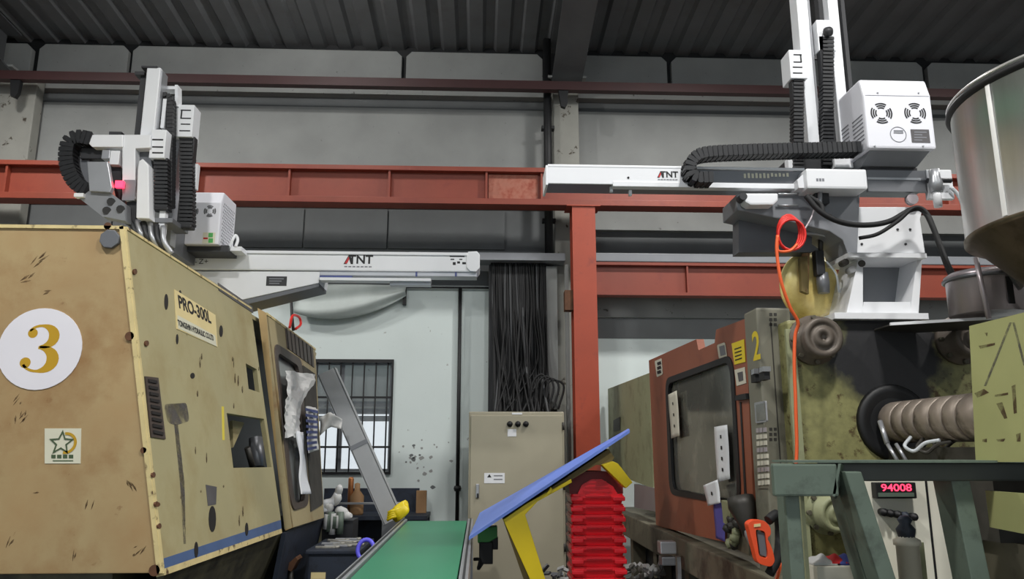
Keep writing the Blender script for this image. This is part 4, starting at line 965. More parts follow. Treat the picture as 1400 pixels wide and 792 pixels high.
# arms
Yv = 3.86
for xa, xb in ((1096, 1111), (1139, 1153)):
    MB().pbox(xa, -70, xb, 232, Yv, .1).build('column', MAT['white'], rb, bevel=.006)
MB().pbox(1111, -70, 1113.5, 232, Yv+.02, .05).build('column_rail', MAT['alu'], rb)
MB().pbox(1153, -70, 1158, 150, Yv+.03, .05).build('column_rail', MAT['dark'], rb)
MB().pbox(1118, -70, 1124, 60, Yv+.06, .05).build('column_rail', MAT['dark'], rb)
cv = MB().pbox(1080, 68, 1103, 107, Yv-.05, .12).build('carriage_cover', MAT['white'], rb, bevel=.005)
for y, a, c in ((74, 1085, 1096), (84, 1085, 1096), (91, 1084, 1097), (99, 1084, 1097)): MB().pbox(a, y, c, y+1.6, Yv-.0515, .002).build('slot', MAT['print_black'], cv)
MB().pbox(1094, 74, 1096, 85, Yv-.0515, .002).build('slot', MAT['print_black'], cv)
cv = MB().pbox(1118, 27, 1142, 69, Yv-.03, .1).build('carriage_cover', MAT['white'], rb, bevel=.005)
MB().lathe([(.02, 0), (.03, -.02), (.02, -.04), (.001, -.045)], P(1130, 46, Yv-.03), (0, 1, 0), 12).build('pulley', MAT['dark'], cv)
for xa, xb, ya, yb in ((1085, 1100, 107, 236), (1125, 1141, 50, 228)):
    b = MB(); n = int((yb-ya)/5.2); xm_ = (xa+xb)/2
    for i in range(n): b.pbox(xa+.5, ya+i*5.2, xb-.5, ya+i*5.2+3.4, Yv-.04, .06)
    b.pbox(xa+2.5, ya, xb-2.5, yb, Yv-.03, .045); b.build('cable_chain', MAT['chain'], rb)
MB().pbox(1078, 216, 1086, 231, Yv-.02, .05).build('arm_foot', MAT['white'], rb)
MB().pbox(1084, 212, 1160, 232, Yv-.01, .2).build('arm_base', MAT['dark'], rb)
MB().pbox(1141, 214, 1166, 229, Yv-.06, .06).build('arm_foot', MAT['white'], rb)
# control box
Yc = 3.6
x0, x1 = P(1183, 155, Yc).x, P(1275, 155, Yc).x; z0, z1, zs = P(1228, 203, Yc).z, P(1228, 106, Yc).z, P(1228, 130, Yc).z
cbx = MB().prism([(x0, Yc, z0), (x0, Yc, zs), (x0, Yc+.03, z1), (x0, Yc+.34, z1), (x0, Yc+.34, z0)], (x1-x0, 0, 0)).build('control_box', MAT['white_box'], rb, bevel=.012)
kq = Yc/F
MB().box(x0+.01, x1-.01, Yc-.001, Yc, zs-.006, zs-.003).build('seam', MAT['print_grey'], cbx)
for px_ in (1205, 1251): fan(P(px_, 155, Yc).x, P(px_, 155, Yc).z, Yc-.0005, 17*kq, cbx)
cl_ = P(1228, 184, Yc); n = 28
MB().plate([cl_+Vector((12.5*kq*math.cos(i*2*math.pi/n), -.0005, 12.5*kq*math.sin(i*2*math.pi/n))) for i in range(n)], [[cl_+Vector((11.4*kq*math.cos(i*2*math.pi/n), -.0005, 11.4*kq*math.sin(i*2*math.pi/n))) for i in range(n)]], (0, -.001, 0)).build('seal_ring', MAT['print_grey'], cbx)
for i in range(3): MB().pbox(1222, 178+i*1.8, 1235, 179+i*1.8, Yc-.0015, .001).build('print', MAT['print_grey'], cbx)
rp = MB().pbox(1246, 177, 1271, 195, Yc-.002, .002).build('rating_plate', MAT['stain'], cbx)
for i in range(4): MB().pbox(1250, 180+i*3.6, 1267-(i % 2)*6, 181.6+i*3.6, Yc-.003, .001).build('print', MAT['print_grey'], rp)
for x, y in ((1196, 201), (1262, 201), (1200, 128), (1256, 128)): MB().lathe([(.006, 0), (.004, -.004)], P(x, y-1, Yc), (0, 1, 0), 8).build('screw', MAT['alu'], cbx)
for g_, (ya, yb) in enumerate(((.03, .14), (.18, .31))):
    for i in range(7):
        z_ = z0+.06+i*.022+(.01 if g_ else 0)
        MB().box(x0-.0015, x0, Yc+ya, Yc+yb, z_, z_+.007).build('louvre', MAT['print_grey'], cbx)
MB().prism([(x0+.02, Yc+.03, z0), (x1-.02, Yc+.03, z0), (x1-.04, Yc+.12, z0-.05), (x0+.02, Yc+.12, z0-.05)], (0, .2, 0)).build('box_base', MAT['grey_paint'], rb)
MB().box(x0+.03, x1-.03, Yc+.14, Yc+.5, z0-.07, z0-.05).build('box_plate', MAT['dark'], rb)
MB().box(x0+.05, x1-.05, Yc+.18, Yc+.3, P(1200, 232, Yr).z, z0-.069).build('box_foot', MAT['dark'], rb)
# mounting arm and pedestal
MB().slab([(1007, 266), (1176, 262), (1172, 352), (1161, 352), (1152, 328), (1134, 316), (1060, 298), (1008, 287)], Yr+.02, .24).build('mounting_arm', MAT['grey_paint'], rb, bevel=.005)
MB().slab([(1010, 287), (1060, 299), (1110, 312), (1110, 345), (1010, 345)], Yr+.16, .1).build('arm_inner_plate', MAT['grey_mid'], rb)
MB().slab([(1018, 264), (1064, 264), (1064, 274), (1058, 280), (1026, 280), (1019, 276)], Yr-.06, .08).build('air_cylinder', MAT['white'], rb, bevel=.01)
for y in (265.5, 281): MB().tube([P(1064, y, Yr-.03), P(1091, y, Yr-.03)], .006, 8).build('piston_rod', MAT['alu'], rb)
MB().lathe([(.02, -.03), (.02, .03)], P(1014, 271, Yr-.03), (0, 1, 0), 12).build('knob', MAT['dark'], rb)
MB().slab([(1168, 283), (1262, 283), (1258, 300), (1265, 346), (1163, 346), (1170, 318)], Yr+.03, .2).build('pedestal_head', MAT['white'], rb, bevel=.004)
for x, y in ((1178, 334), (1227, 314), (1244, 314), (1238, 334)): MB().lathe([(.007, 0), (.006, -.005)], P(x, y, Yr+.03), (0, 1, 0), 8).build('bolt', MAT['dark'], rb)
MB().pbox(1160, 346, 1267, 352, Yr+.0, .28).build('pedestal_flange', MAT['white'], rb)
MB().slab([(1174, 352), (1180, 352), (1180, 431), (1157, 431)], Yr+.05, .22).build('pedestal_leg', MAT['white'], rb, bevel=.003)
MB().slab([(1254, 352), (1261, 352), (1256, 431), (1244, 431)], Yr+.05, .22).build('pedestal_leg', MAT['white'], rb, bevel=.003)
MB().slab([(1181, 352), (1254, 352), (1245, 415), (1176, 415)], Yr+.22, .02).build('pedestal_back', MAT['grey_paint'], rb)
MB().slab([(1181, 413), (1245, 413), (1245, 431), (1178, 431)], Yr+.05, .02).build('pedestal_toe', MAT['white'], rb)
MB().slab([(1148, 398), (1162, 372), (1172, 352), (1178, 431), (1155, 431)], Yr+.18, .06).build('pedestal_gusset', MAT['white'], rb)
zz = P(1200, 431, Yr+.05).z
MB().box(P(1140, 433, 3.75).x, P(1268, 433, 3.75).x, 3.74, 4.2, ztop, zz+.001).build('base_plate', MAT['white'], rb)
# air regulator
rg = MB().pbox(1268, 232, 1303, 272, Yr-.02, .03).build('regulator_panel', MAT['white'], rb, bevel=.004)
MB().lathe([(.03, -.05), (.034, .0), (.026, .03), (.026, .07), (.001, .075)], P(1279, 250, Yr-.07), (0, 0, 1), 14).build('regulator', MAT['alu'], rg)
MB().lathe([(.02, -.06), (.022, 0), (.02, .03)], P(1281, 268, Yr-.07), (0, 0, 1), 14).build('filter_bowl', MAT['white'], rg)
MB().tube([P(1268, 247, Yr-.05), P(1300, 247, Yr-.05)], .014, 8).build('fitting', MAT['dark'], rg)
MB().tube(catmull([P(1300, 256, Yr-.04), P(1312, 270, Yr-.04), P(1322, 300, Yr-.05), P(1326, 330, Yr-.02)], 6), .01, 8).build('air_tube', MAT['hose_clear'], rg)
MB().lathe([(.03, -.03), (.03, .0), (.001, .002)], P(1244, 274, Yr+.02), (0, 1, 0), 14).build('plug', MAT['steel_mauve'], rb)
# hoses
def hose(pts, r, name, mat, par, Y=None):
    return MB().tube(catmull(pts, 8), r, 8).build(name, MAT[mat], par)
hose([P(1102, 268, 3.66), P(1122, 290, 3.64), P(1150, 304, 3.64), P(1182, 308, 3.66), P(1215, 303, 3.66), P(1245, 287, 3.66), P(1262, 288, 3.64), P(1276, 312, 3.6), P(1300, 375, 3.55), P(1328, 415, 3.5), P(1346, 433, 3.45)], .014, 'hose', 'cable', rb)
hose([P(1174, 326, 3.7), P(1200, 320, 3.66), P(1228, 302, 3.65), P(1250, 284, 3.64), P(1268, 292, 3.62), P(1284, 330, 3.58), P(1302, 372, 3.53), P(1330, 411, 3.48), P(1350, 432, 3.43)], .01, 'hose', 'cable', rb)
hose([P(1106, 268, 3.68), P(1122, 280, 3.66), P(1126, 292, 3.65), P(1136, 297, 3.65)], .012, 'hose', 'cable', rb)
MB().pbox(1115, 262, 1134, 278, Yr-.03, .05).build('valve_block', MAT['dark'], rb, bevel=.005)
MB().tube([P(1121, 262, Yr-.04), P(1121, 286, Yr-.04)], .012, 8).build('fitting', MAT['alu'], rb)
hose([P(1117, 272, 3.68), P(1110, 296, 3.67), P(1100, 314, 3.67)], .005, 'air_tube', 'steel_mauve', rb)
# red coil and orange hose
rc = thing('coiled_air_hose', 'red coiled air hose hanging under the robot arm', 'hose', P(1066, 345, 3.6))
for i in range(4):
    cx_, cy_, rx, ry = 1078+i*1.5, 318+i, 15+i*1.2, 24-i
    pts = [P(cx_+rx*math.cos(t*math.pi/9), cy_+ry*math.sin(t*math.pi/9), 3.66-.012*i) for t in range(18)]
    MB().tube(pts, .007, 6, closed=True).build('loop', MAT['hose_red'], rc)
MB().tube(catmull([P(1063, 330, 3.63), P(1064, 343, 3.62), P(1080, 343, 3.62), P(1090, 334, 3.62)], 6), .008, 6).build('tail', MAT['hose_orange'], rc)
tag(hose([P(1063, 322, 3.6), P(1062, 345, 3.6), P(1068, 385, 3.6), P(1080, 420, 3.62), P(1091, 441, 3.64), P(1087, 460, 3.66), P(1086, 500, 3.66), P(1088, 560, 3.66), P(1088, 640, 3.66), P(1070, 755, 3.6), P(1060, 800, 3.55)], .0085, 'orange_hose', 'hose_orange', None), 'long orange hose hanging in front of the grey control column', 'hose')
# yellow basin with valves before it
bs = thing('round_basin', 'round yellow basin with dark fittings beside the white pedestal', 'basin', P(1108, 440, 4.1))
bc = P(1109, 392, 4.05); rbn = 48*4.05/F
ax = Vector((.25, -1, -.1)).normalized()
MB().lathe([(.001, .07), (rbn*.5, .066), (rbn*.8, .05), (rbn*.93, .02), (rbn*.96, 0), (rbn*1.04, .0), (rbn*1.04, -.014), (rbn*.9, -.014)], bc, ax, 40).build('bowl', MAT['basin'], bs)
MB().tube([P(1102, 325, 3.95), P(1100, 400, 3.92)], .022, 8).build('bracket', MAT['board_wood'], bs)
MB().pbox(1116, 342, 1128, 376, 3.9, .05).build('solenoid', MAT['dark'], bs, bevel=.006)
MB().tube([P(1122, 320, 3.92), P(1122, 345, 3.92)], .014, 8).build('pipe', MAT['iron'], bs)
MB().lathe([(.03, -.06), (.034, 0), (.03, .05)], P(1125, 386, 3.93), (0, 0, 1), 14).build('fitting', MAT['alu_dark'], bs)
MB().tube(catmull([P(1130, 358, 3.9), P(1143, 375, 3.9), P(1147, 400, 3.92)], 6), .006, 6).build('tube', MAT['hose_clear'], bs)
MB().tube(catmull([P(1098, 318, 3.85), P(1128, 322, 3.85), P(1146, 335, 3.85), P(1152, 358, 3.85)], 6), .009, 6).build('tube', MAT['alu'], bs)
for x, y in ((1153, 360), (1166, 352), (1175, 362), (1162, 370)): MB().lathe([(.018, -.03), (.018, .02)], P(x, y, 3.82), (0, 1, 0), 10).build('fitting', MAT['iron' if x % 2 else 'alu'], bs)
MB().slab([(1094, 352), (1104, 350), (1106, 402), (1096, 398)], 3.9, .03).build('bracket', MAT['olive'], bs)
# ------------------------------------------------------------------ green stand in front
Ys = 2.75
sg = thing('steel_stand', 'green painted steel stand with slanting braces', 'stand', (P(1150, 700, Ys).x, Ys, 0))
zt_ = P(1200, 633, Ys).z
MB().pbox(1058, 634, 1146, 679, Ys, .03).build('head_box', MAT['stand_green'], sg, bevel=.008)
MB().prism([P(1146, 634, Ys), P(1156, 640, Ys+.12), P(1140, 682, Ys+.12), P(1138, 679, Ys)], (.01, .0, .0)).build('head_gusset', MAT['stand_green'], sg)
MB().box(P(1150, 640, Ys).x, 2.25, Ys+.05, Ys+.2, P(1250, 659, Ys).z, zt_).build('top_beam', MAT['beam_dark'], sg, bevel=.006)
MB().box(P(1056, 640, Ys+.2).x, 2.25, Ys+.0, Ys+.2, zt_, zt_+.008).build('top_plate', MAT['stand_green'], sg)
MB().box(P(1065, 730, Ys+.12).x, P(1084, 730, Ys+.12).x, Ys+.035, Ys+.12, 0, P(1075, 678, Ys).z).build('leg', MAT['stand_green'], sg, bevel=.006)
MB().box(P(1098, 730, Ys+.2).x, P(1103, 730, Ys+.2).x, Ys+.2, Ys+.24, 0, P(1100, 672, Ys).z).build('leg', MAT['m2_green'], sg)
def brace(xa, ya, xb, yb, w_, Y, d, name='brace'):
    a, c = P(xa, ya, Y), P(xb, yb, Y); t = (c-a).normalized(); c = a+t*((a.z-.02)/-t.z) if t.z < 0 else c
    MB().prism([a, a+Vector((w_, 0, 0)), c+Vector((w_, 0, 0)), c], (0, d, 0)).build(name, MAT['stand_green'], sg, bevel=.005)
brace(1155, 645, 1202, 792, .06, Ys-.02, .1)
brace(1145, 660, 1183, 792, .05, Ys+.1, .1)
brace(1300, 655, 1328, 792, .07, Ys+.06, .12)
# controller behind the stand
tc_ = thing('temperature_controller', 'ivory controller cabinet with a red digital display', 'controller', (P(1245, 700, 3.3).x, 3.3, 0))
cbd = MB().box(P(1166, 720, 3.3).x, P(1312, 720, 3.2).x, 3.2, 3.3, .012, P(1245, 650, 3.2).z).build('body', MAT['ivory'], tc_, bevel=.01)
MB().pbox(1272, 656, 1275, 800, 3.198, .002).build('door_gap', MAT['print_black'], cbd)
dsp = MB().pbox(1198, 660, 1253, 682, 3.16, .04).build('display', MAT['print_black'], cbd, bevel=.004)
text('94008', 10*3.2/F*1.3, P(1225.5, 667.5, 3.16), (1, 0, 0), (0, 0, 1), MAT['led'], dsp, sx=1.3, bold=.0005)
MB().pbox(1201, 674, 1250, 679.5, 3.157, .003).build('display_strip', MAT['stand_green'], dsp)
for i, x in enumerate((1204, 1213, 1223, 1233, 1245)):
    y = 700+i*1.6
    MB().lathe([(.014, 0), (.016, -.03), (.01, -.032), (.008, -.045), (.001, -.046)], P(x, y, 3.2), (0, 1, 0), 12).build('knob', MAT['print_black' if i != 3 else 'navy'], cbd)
fl = thing('filter_cylinder', 'grey filter cylinder with a blue green valve before the ivory cabinet', 'filter', (P(1240, 740, 3.1).x, 3.05, 0))
o = P(1240, 742, 3.05); o0 = Vector((o.x, 3.05, 0))
MB().lathe([(.042, 0), (.042, o.z-.01), (.05, o.z-.01), (.05, o.z+.01), (.03, o.z+.02), (.03, o.z+.035)], o0, (0, 0, 1), 20).build('body', MAT['filter_grey'], fl)
MB().lathe([(.03, .02), (.036, .05), (.02, .07), (.028, .085), (.014, .1)], o, (0, 0, 1), 14).build('valve', MAT['navy'], fl)
MB().pbox(1255, 742, 1266, 800, 3.1, .03).build('bracket', MAT['m2_green'], fl)
MB().box(P(1255, 780, 3.1).x, P(1266, 780, 3.1).x, 3.1, 3.13, 0, .3).build('bracket', MAT['m2_green'], fl)
# handheld with orange casing on the bed side
Yo = 3.45
hd = thing('orange_clamp_handle', 'orange handle with a grey grip hanging at the machine bed', 'handle', P(1042, 775, Yo))
ring = [P(x, y, Yo) for x, y in ((1022, 716), (1030, 711), (1046, 712), (1054, 722), (1054, 732), (1049, 736), (1056, 750), (1060, 768), (1054, 776), (1036, 771), (1032, 755))]
hole = [P(x, y, Yo) for x, y in ((1033, 724), (1046, 727), (1050, 757), (1049, 764), (1038, 761))]
hb = MB().plate(rr(ring, .02, 3), [rr(hole, .012, 3)], (0, .05, 0)).build('casing', MAT['orange'], hd, bevel=.004)
MB().slab([(1035, 727), (1045, 729), (1048, 755), (1048, 762), (1039, 758)], Yo+.01, .04).build('grip', MAT['grey_mid'], hb)
MB().slab([(1031, 717), (1040, 716), (1040, 720), (1031, 721)], Yo-.004, .004).build('badge', MAT['plate_yellow'], hb)
MB().tube(catmull([P(1050, 712, Yo+.03), P(1062, 704, Yo+.05), P(1066, 725, Yo+.08), P(1064, 760, Yo+.06), P(1052, 785, Yo+.04)], 6), .022, 8).build('cable', MAT['cable'], hd)
# clamp hardware seen between door and column
ah = thing('hydraulic_fittings', 'oily hydraulic fittings between the red door and the control column', 'fittings', S2(1010, 745, .02))
random.seed(11)
MB().prism([S2(994, 690, .015), S2(1022, 696, .015), S2(1024, 760, .015), S2(994, 744, .015)], IN*.01).build('back_plate', MAT['m2_bed'], ah)
MB().prism([S2(993, 684, .03), S2(1006, 690, .03), S2(1004, 720, .03), S2(996, 715, .03)], -IN*.03).build('cover', MAT['m2_green'], ah)
MB().lathe([(.07, 0), (.075, .05), (.05, .12), (.03, .2)], S2(1012, 680, .06), (.1, -.3, -1), 16).build('nozzle', MAT['iron'], ah)
MB().lathe([(.03, .18), (.034, .2), (.012, .32)], S2(1012, 680, .06), (.1, -.45, -1), 16).build('tip', MAT['alu'], ah)
for i in range(10):
    o = S2(random.uniform(998, 1022), random.uniform(715, 750), .03)
    MB().lathe([(.02, 0), (.024, .03), (.014, .05)], o, (random.uniform(-1, 0), random.uniform(-.5, .5), random.uniform(-.5, .8)), 8).build('fitting', MAT['iron' if i % 3 else 'm2_green'], ah)
# ------------------------------------------------------------------ electric cabinet
Ycab = 8.05
ec = thing('electric_cabinet', 'tall beige grey electric cabinet under the black cables', 'cabinet', (P(707, 700, Ycab).x, Ycab+.25, 0))
x0, x1 = P(640, 680, Ycab).x, P(773, 680, Ycab).x; zc = P(707, 563, Ycab).z
MB().box(x0, x1, Ycab+.02, Ycab+.5, .08, zc).build('body', MAT['cabinet'], ec, bevel=.01)
MB().box(x0+.03, x1-.03, Ycab+.05, Ycab+.45, 0, .08).build('plinth', MAT['dark'], ec)
cd = MB().box(x0+.02, x1-.02, Ycab, Ycab+.019, .12, zc-.04).build('door', MAT['cabinet'], ec, bevel=.005)
for px_ in (697, 708, 719):
    bt = MB().lathe([(.03, 0), (.03, -.012), (.02, -.014), (.02, -.03), (.001, -.032)], P(px_, 580, Ycab), (0, 1, 0), 14).build('button', MAT['print_black'], cd)
MB().pbox(694, 587, 706, 597, Ycab-.003, .003).build('tag', MAT['paper'], cd)
lb = MB().pbox(662, 647, 690, 661, Ycab-.003, .003).build('label', MAT['paper'], cd, label='white warning label')
MB().slab([(666, 653), (672, 653), (669, 648.5)], Ycab-.004, .001).build('print', MAT['print_black'], lb)
MB().pbox(675, 650, 687, 651.5, Ycab-.004, .001).build('print', MAT['print_grey'], lb); MB().pbox(675, 655, 687, 656.5, Ycab-.004, .001).build('print', MAT['print_grey'], lb)
hd_ = MB().pbox(650.5, 662, 655, 681, Ycab-.02, .02).build('handle', MAT['alu'], cd, bevel=.005)
MB().pbox(652, 675, 654.5, 681, Ycab-.026, .006).build('lock', MAT['print_black'], hd_)
MB().pbox(700, 564.5, 714, 567, Ycab+.015, .006).build('plate', MAT['paper'], ec)
for z in (.5, 1.1, 1.7): MB().tube([(x1-.012, Ycab-.004, z), (x1-.012, Ycab-.004, z+.08)], .012, 8).build('hinge', MAT['iron'], cd)
# pale conduit between cabinet and post
tag(MB().box(P(776, 600, 8.7).x, P(781, 600, 8.7).x, 8.7, 8.8, 0, zw(362, 8.75)).build('cable_duct', MAT['concrete_light'], bevel=.01), 'pale narrow cable duct between the cabinet and the red post', 'duct')
# ------------------------------------------------------------------ conveyor
ZC = .86
def cv_(px, py): return PZ(px, py, ZC)
A, B, C_, D_ = cv_(546, 712), cv_(645, 713), cv_(628, 792), cv_(485, 792)
yf = (A.y+B.y)/2; xa_, xb_ = A.x, B.x; yn = 2.9
xa_ = (A.x+D_.x)/2; xb_ = (B.x+C_.x)/2
cvr = thing('belt_conveyor', 'green belt conveyor with aluminium side rails', 'conveyor', ((xa_+xb_)/2, (yf+yn)/2, 0))
r_ = .05; pr_ = [(yn, ZC)]
b = MB(); sec = []
for i in range(9):
    a = math.pi/2-math.pi*i/8; sec.append((yf+r_*math.cos(a), ZC-r_+r_*math.sin(a)))
for i in range(9):
    a = -math.pi/2-math.pi*i/8; sec.append((yn+r_*math.cos(a), ZC-r_+r_*math.sin(a)))
b.prism([(xa_+.03, y, z) for y, z in sec], (xb_-xa_-.06, 0, 0)); b.build('belt', MAT['belt'], cvr)
for x in (xa_, xb_):
    s_ = -1 if x == xa_ else 1
    rl_ = MB().box(min(x-.02*s_, x+.03*s_), max(x-.02*s_, x+.03*s_), yn-.05, yf+.05, ZC-.12, ZC+.015).build('side_rail', MAT['alu'], cvr, bevel=.006)
    MB().box(min(x, x+.012*s_), max(x, x+.012*s_), yn-.05, yf+.05, ZC+.015, ZC+.02).build('edge_strip', MAT['dark'], rl_)
    for y in (yn+.2, (yn+yf)/2, yf-.2): MB().box(min(x-.01*s_, x+.03*s_), max(x-.01*s_, x+.03*s_), y, y+.05, 0, ZC-.12).build('leg', MAT['alu'], cvr)
for y in (yf, yn): MB().tube([(xa_, y, ZC-r_), (xb_, y, ZC-r_)], .035, 14).build('roller', MAT['alu_dark'], cvr)
gm = MB().slab([(653, 723), (680, 720), (680, 735), (660, 748), (653, 742)], 5.9, .12).build('motor', MAT['green_part'], cvr, bevel=.006, label='green conveyor motor')
MB().pbox(655, 742, 674, 772, 5.88, .12).build('gearbox', MAT['black'], cvr, bevel=.008)
MB().pbox(668, 735, 681, 752, 5.92, .08).build('switch_box', MAT['black'], cvr, bevel=.006)
MB().tube(catmull([P(660, 770, 5.87), P(654, 778, 5.85), P(656, 766, 5.85), P(648, 765, 5.87)], 6), .012, 6).build('cord', MAT['black'], cvr)
# steel channel leaning from the machine to the belt end
Yk = yf+.12
ch_ = thing('steel_channel', 'grey steel channel leaning down to the far end of the conveyor', 'channel', P(535, 712, Yk))
a, c = P(446, 508, Yk), P(537, 712, Yk); t = (c-a).normalized(); sd_ = Vector((t.z, 0, -t.x)); sd_ = sd_ if sd_.x > 0 else -sd_
wch = 24*Yk/F/2
MB().obox((a+c)/2, t*(c-a).length/2, sd_*wch, Vector((0, .006, 0))).build('web', MAT['grey_light'], ch_)
for e in (-1, 1): MB().obox((a+c)/2+sd_*e*wch+Vector((0, .05, 0)), t*(c-a).length/2, sd_*.006, Vector((0, .056, 0))).build('flange', MAT['grey_light'], ch_)
mid = a+(c-a)*.5; MB().obox(mid+Vector((0, -.009, 0)), t*.02, sd_*wch*1.02, Vector((0, .003, 0))).build('joint_plate', MAT['grey_paint'], ch_)
MB().box(c.x-.1, c.x+.1, Yk, Yk+.12, 0, c.z+.02).build('foot', MAT['alu_dark'], ch_)
# yellow hook cap and violet ring on the rail
gl = thing('yellow_glove', 'crumpled yellow rubber glove on the conveyor rail end', 'glove', (xa_-.03, yf-.1, ZC+.02))
def fn(u, v):
    a = u*2*math.pi; rr_ = .07*(math.sin(v*math.pi)**.6)*(1+.18*math.sin(3*a+v*5)+.1*math.sin(7*a))
    q = Vector((xa_-.03, yf-.1, ZC+.095)); return q+Vector((rr_*1.0*math.cos(a)+(v-.5)*.08, rr_*math.sin(a), (v-.5)*.16+.02*math.sin(a*2)))
MB().grid(fn, 20, 12).build('palm', MAT['yellow'], gl)
for i in range(4):
    q = Vector((xa_-.05-.002*i, yf-.14, ZC+.12-.018*i)); MB().tube([q+Vector((.02, 0, 0)), q+Vector((-.05, -.01, -.02)), q+Vector((-.09, -.01, -.035-.004*i))], [.02, .017, .012], 8).build('finger', MAT['yellow'], gl)
vr = P(500, 752, 5.6)
tag(MB().tube([vr+Vector((.055*math.cos(i*math.pi/10), .02*math.sin(i*math.pi/10), .065*math.sin(i*math.pi/10))) for i in range(20)], .015, 8, closed=True).build('violet_ring', MAT['violet']), 'violet plastic ring hanging beside the conveyor rail', 'ring')
# ------------------------------------------------------------------ blue slide on a yellow frame
sl = thing('discharge_slide', 'blue slide board on a yellow and olive frame beside the conveyor', 'slide', (P(740, 700, 5.5).x, 5.6, 0))
Yn = 5.4
p0, p1 = P(641, 739, Yn), P(861, 592, Yn)
q0, q1 = P(656, 705, 6.7), P(859, 590.5, 5.62)
b = MB(); b.grid(lambda u, v: (p0*(1-u)+p1*u)*(1-v)+(q0*(1-u)+q1*u)*v, 6, 3, sm=False, thick=(0, 0, .022)); b.build('board', MAT['blue_board'], sl)
top = [(688, 710), (833, 613), (866, 660), (858, 669), (838, 640), (829, 634), (812, 640), (738, 686), (718, 700)]
inner = [(690, 711), (830, 617), (858, 655), (843, 640), (832, 633), (815, 636), (780, 658), (722, 690), (714, 702)]
MB().slab([(688, 712), (832, 614), (840, 626), (832, 637), (815, 636), (780, 657), (722, 690)], Yn+.06, .7).build('frame_hood', MAT['olive'], sl)
MB().slab([(688, 711), (720, 689), (781, 655), (782, 660), (735, 686), (718, 704), (748, 800), (728, 800)], Yn+.03, .05).build('frame_leg', MAT['yellow'], sl, bevel=.004)
a, c = P(728, 795, Yn+.03), P(748, 795, Yn+.03); dx = (P(748, 800, Yn).x-P(718, 704, Yn).x)/(P(718, 704, Yn).z-P(748, 800, Yn).z)
MB().prism([a, c, Vector((c.x+dx*c.z, Yn+.03, 0)), Vector((a.x+dx*a.z, Yn+.03, 0))], (0, .05, 0)).build('frame_leg', MAT['yellow'], sl)
MB().prism([P(688, 712, Yn+.08), P(692, 708, Yn+.08), Vector((c.x+dx*c.z-.06, Yn+.08, 0)), Vector((a.x+dx*a.z-.03, Yn+.08, 0))], (0, .6, 0)).build('side_sheet', MAT['olive'], sl)
MB().slab([(823, 636), (838, 631), (845, 634), (865, 660), (856, 668)], Yn+.0, .12).build('frame_fin', MAT['yellow'], sl, bevel=.004)
MB().slab([(748, 675), (753, 666), (755, 669), (751, 676)], Yn+.02, .03).build('latch', MAT['yellow'], sl)
MB().box(P(845, 700, Yn+.6).x, P(849, 700, Yn+.6).x, Yn+.72, Yn+.76, 0, P(845, 640, Yn+.7).z).build('frame_post', MAT['olive'], sl)
# ------------------------------------------------------------------ nested red crates
Yx = 5.55; dY = .34
xc_, hw_ = P(818, 720, Yx).x, 37*Yx/F
def crate(z, name_, label):
    t = thing('plastic_crate', label, 'crate', (xc_, Yx+dY/2, z), 'red crates in the stack')
    b = MB(); zt2 = z+.068
    def ringp(hw2, d2, zz, r2): return [Vector(p) for p in rr([(xc_-hw2, Yx+dY/2-d2, zz), (xc_+hw2, Yx+dY/2-d2, zz), (xc_+hw2, Yx+dY/2+d2, zz), (xc_-hw2, Yx+dY/2+d2, zz)], r2, 3)]
    rings = [ringp(hw_*.9, dY/2*.88, z, .03), ringp(hw_*.95, dY/2*.94, z+.04, .03), ringp(hw_*.95, dY/2*.94, zt2, .03)]
    n = len(rings[0]); k_ = b.addv(sum(rings, []))
    for i in range(len(rings)-1):
        for j in range(n): b.face((k_+i*n+j, k_+i*n+(j+1) % n, k_+(i+1)*n+(j+1) % n, k_+(i+1)*n+j))
    b.face(range(k_, k_+n)); b.face(range(k_+3*n-1, k_+2*n-1, -1)); b.build('body', MAT['crate_red'], t)
    MB().prism(ringp(hw_*.98, dY/2, z+.04, .035), (0, 0, .018)).build('rim', MAT['crate_red'], t, bevel=.004)
    for e in (-1, 1):
        x = xc_+e*hw_*.76
        MB().box(x-hw_*.22, x+hw_*.22, Yx-.022, Yx+.02, z+.022, z+.052).build('handle', MAT['crate_red'], t, bevel=.008)
    MB().box(xc_-hw_*.45, xc_+hw_*.45, Yx-.012, Yx+.01, z+.05, z+.064).build('lip', MAT['crate_red'], t, bevel=.004)
    return t
zt0 = P(818, 676, Yx).z-.068; pitch = 13.2*Yx/F; n_c = int(zt0/pitch)
z_first = zt0-pitch*(n_c-1)
ORD = 'first second third fourth fifth sixth seventh eighth ninth tenth eleventh twelfth thirteenth fourteenth fifteenth sixteenth seventeenth eighteenth nineteenth twentieth'.split()
c0 = crate(zt0-pitch*0, 'c', 'topmost red plastic crate in the stack under the blue slide')
for i in range(1, n_c):
    c = copy_tree(c0, (0, 0, -pitch*i)); c['label'] = 'red plastic crate, %s below the shade-darkened top in the stack' % ORD[i]
c = None
zl = zt0-pitch*(n_c-1)
tag(MB().box(xc_-hw_, xc_+hw_, Yx, Yx+dY, 0, zl).build('crate_dolly', MAT['crate_dark'], bevel=.01), 'dark red base block under the crate stack', 'block')
cap = thing('shaded_crate_top', 'arched top crate of the red stack, shade painted as dark red', 'hood', (xc_, Yx+dY/2, zt0+.068))
zc0 = zt0+.0685; hh = P(818, 645, Yx).z-zc0
pts = [(xc_-hw_*.98, Yx+.06, zc0)]+[(xc_+hw_*.98*math.cos(math.radians(a)), Yx+.06, zc0+.12+(hh-.12)*math.sin(math.radians(a))) for a in range(180, -1, -12)]+[(xc_+hw_*.98, Yx+.06, zc0)]
MB().prism(pts, (0, dY-.08, 0)).build('shell', MAT['crate_dark'], cap)  # dark red puts the shade on the uppermost crate into its colour
def fnc(i): return math.cos(i)
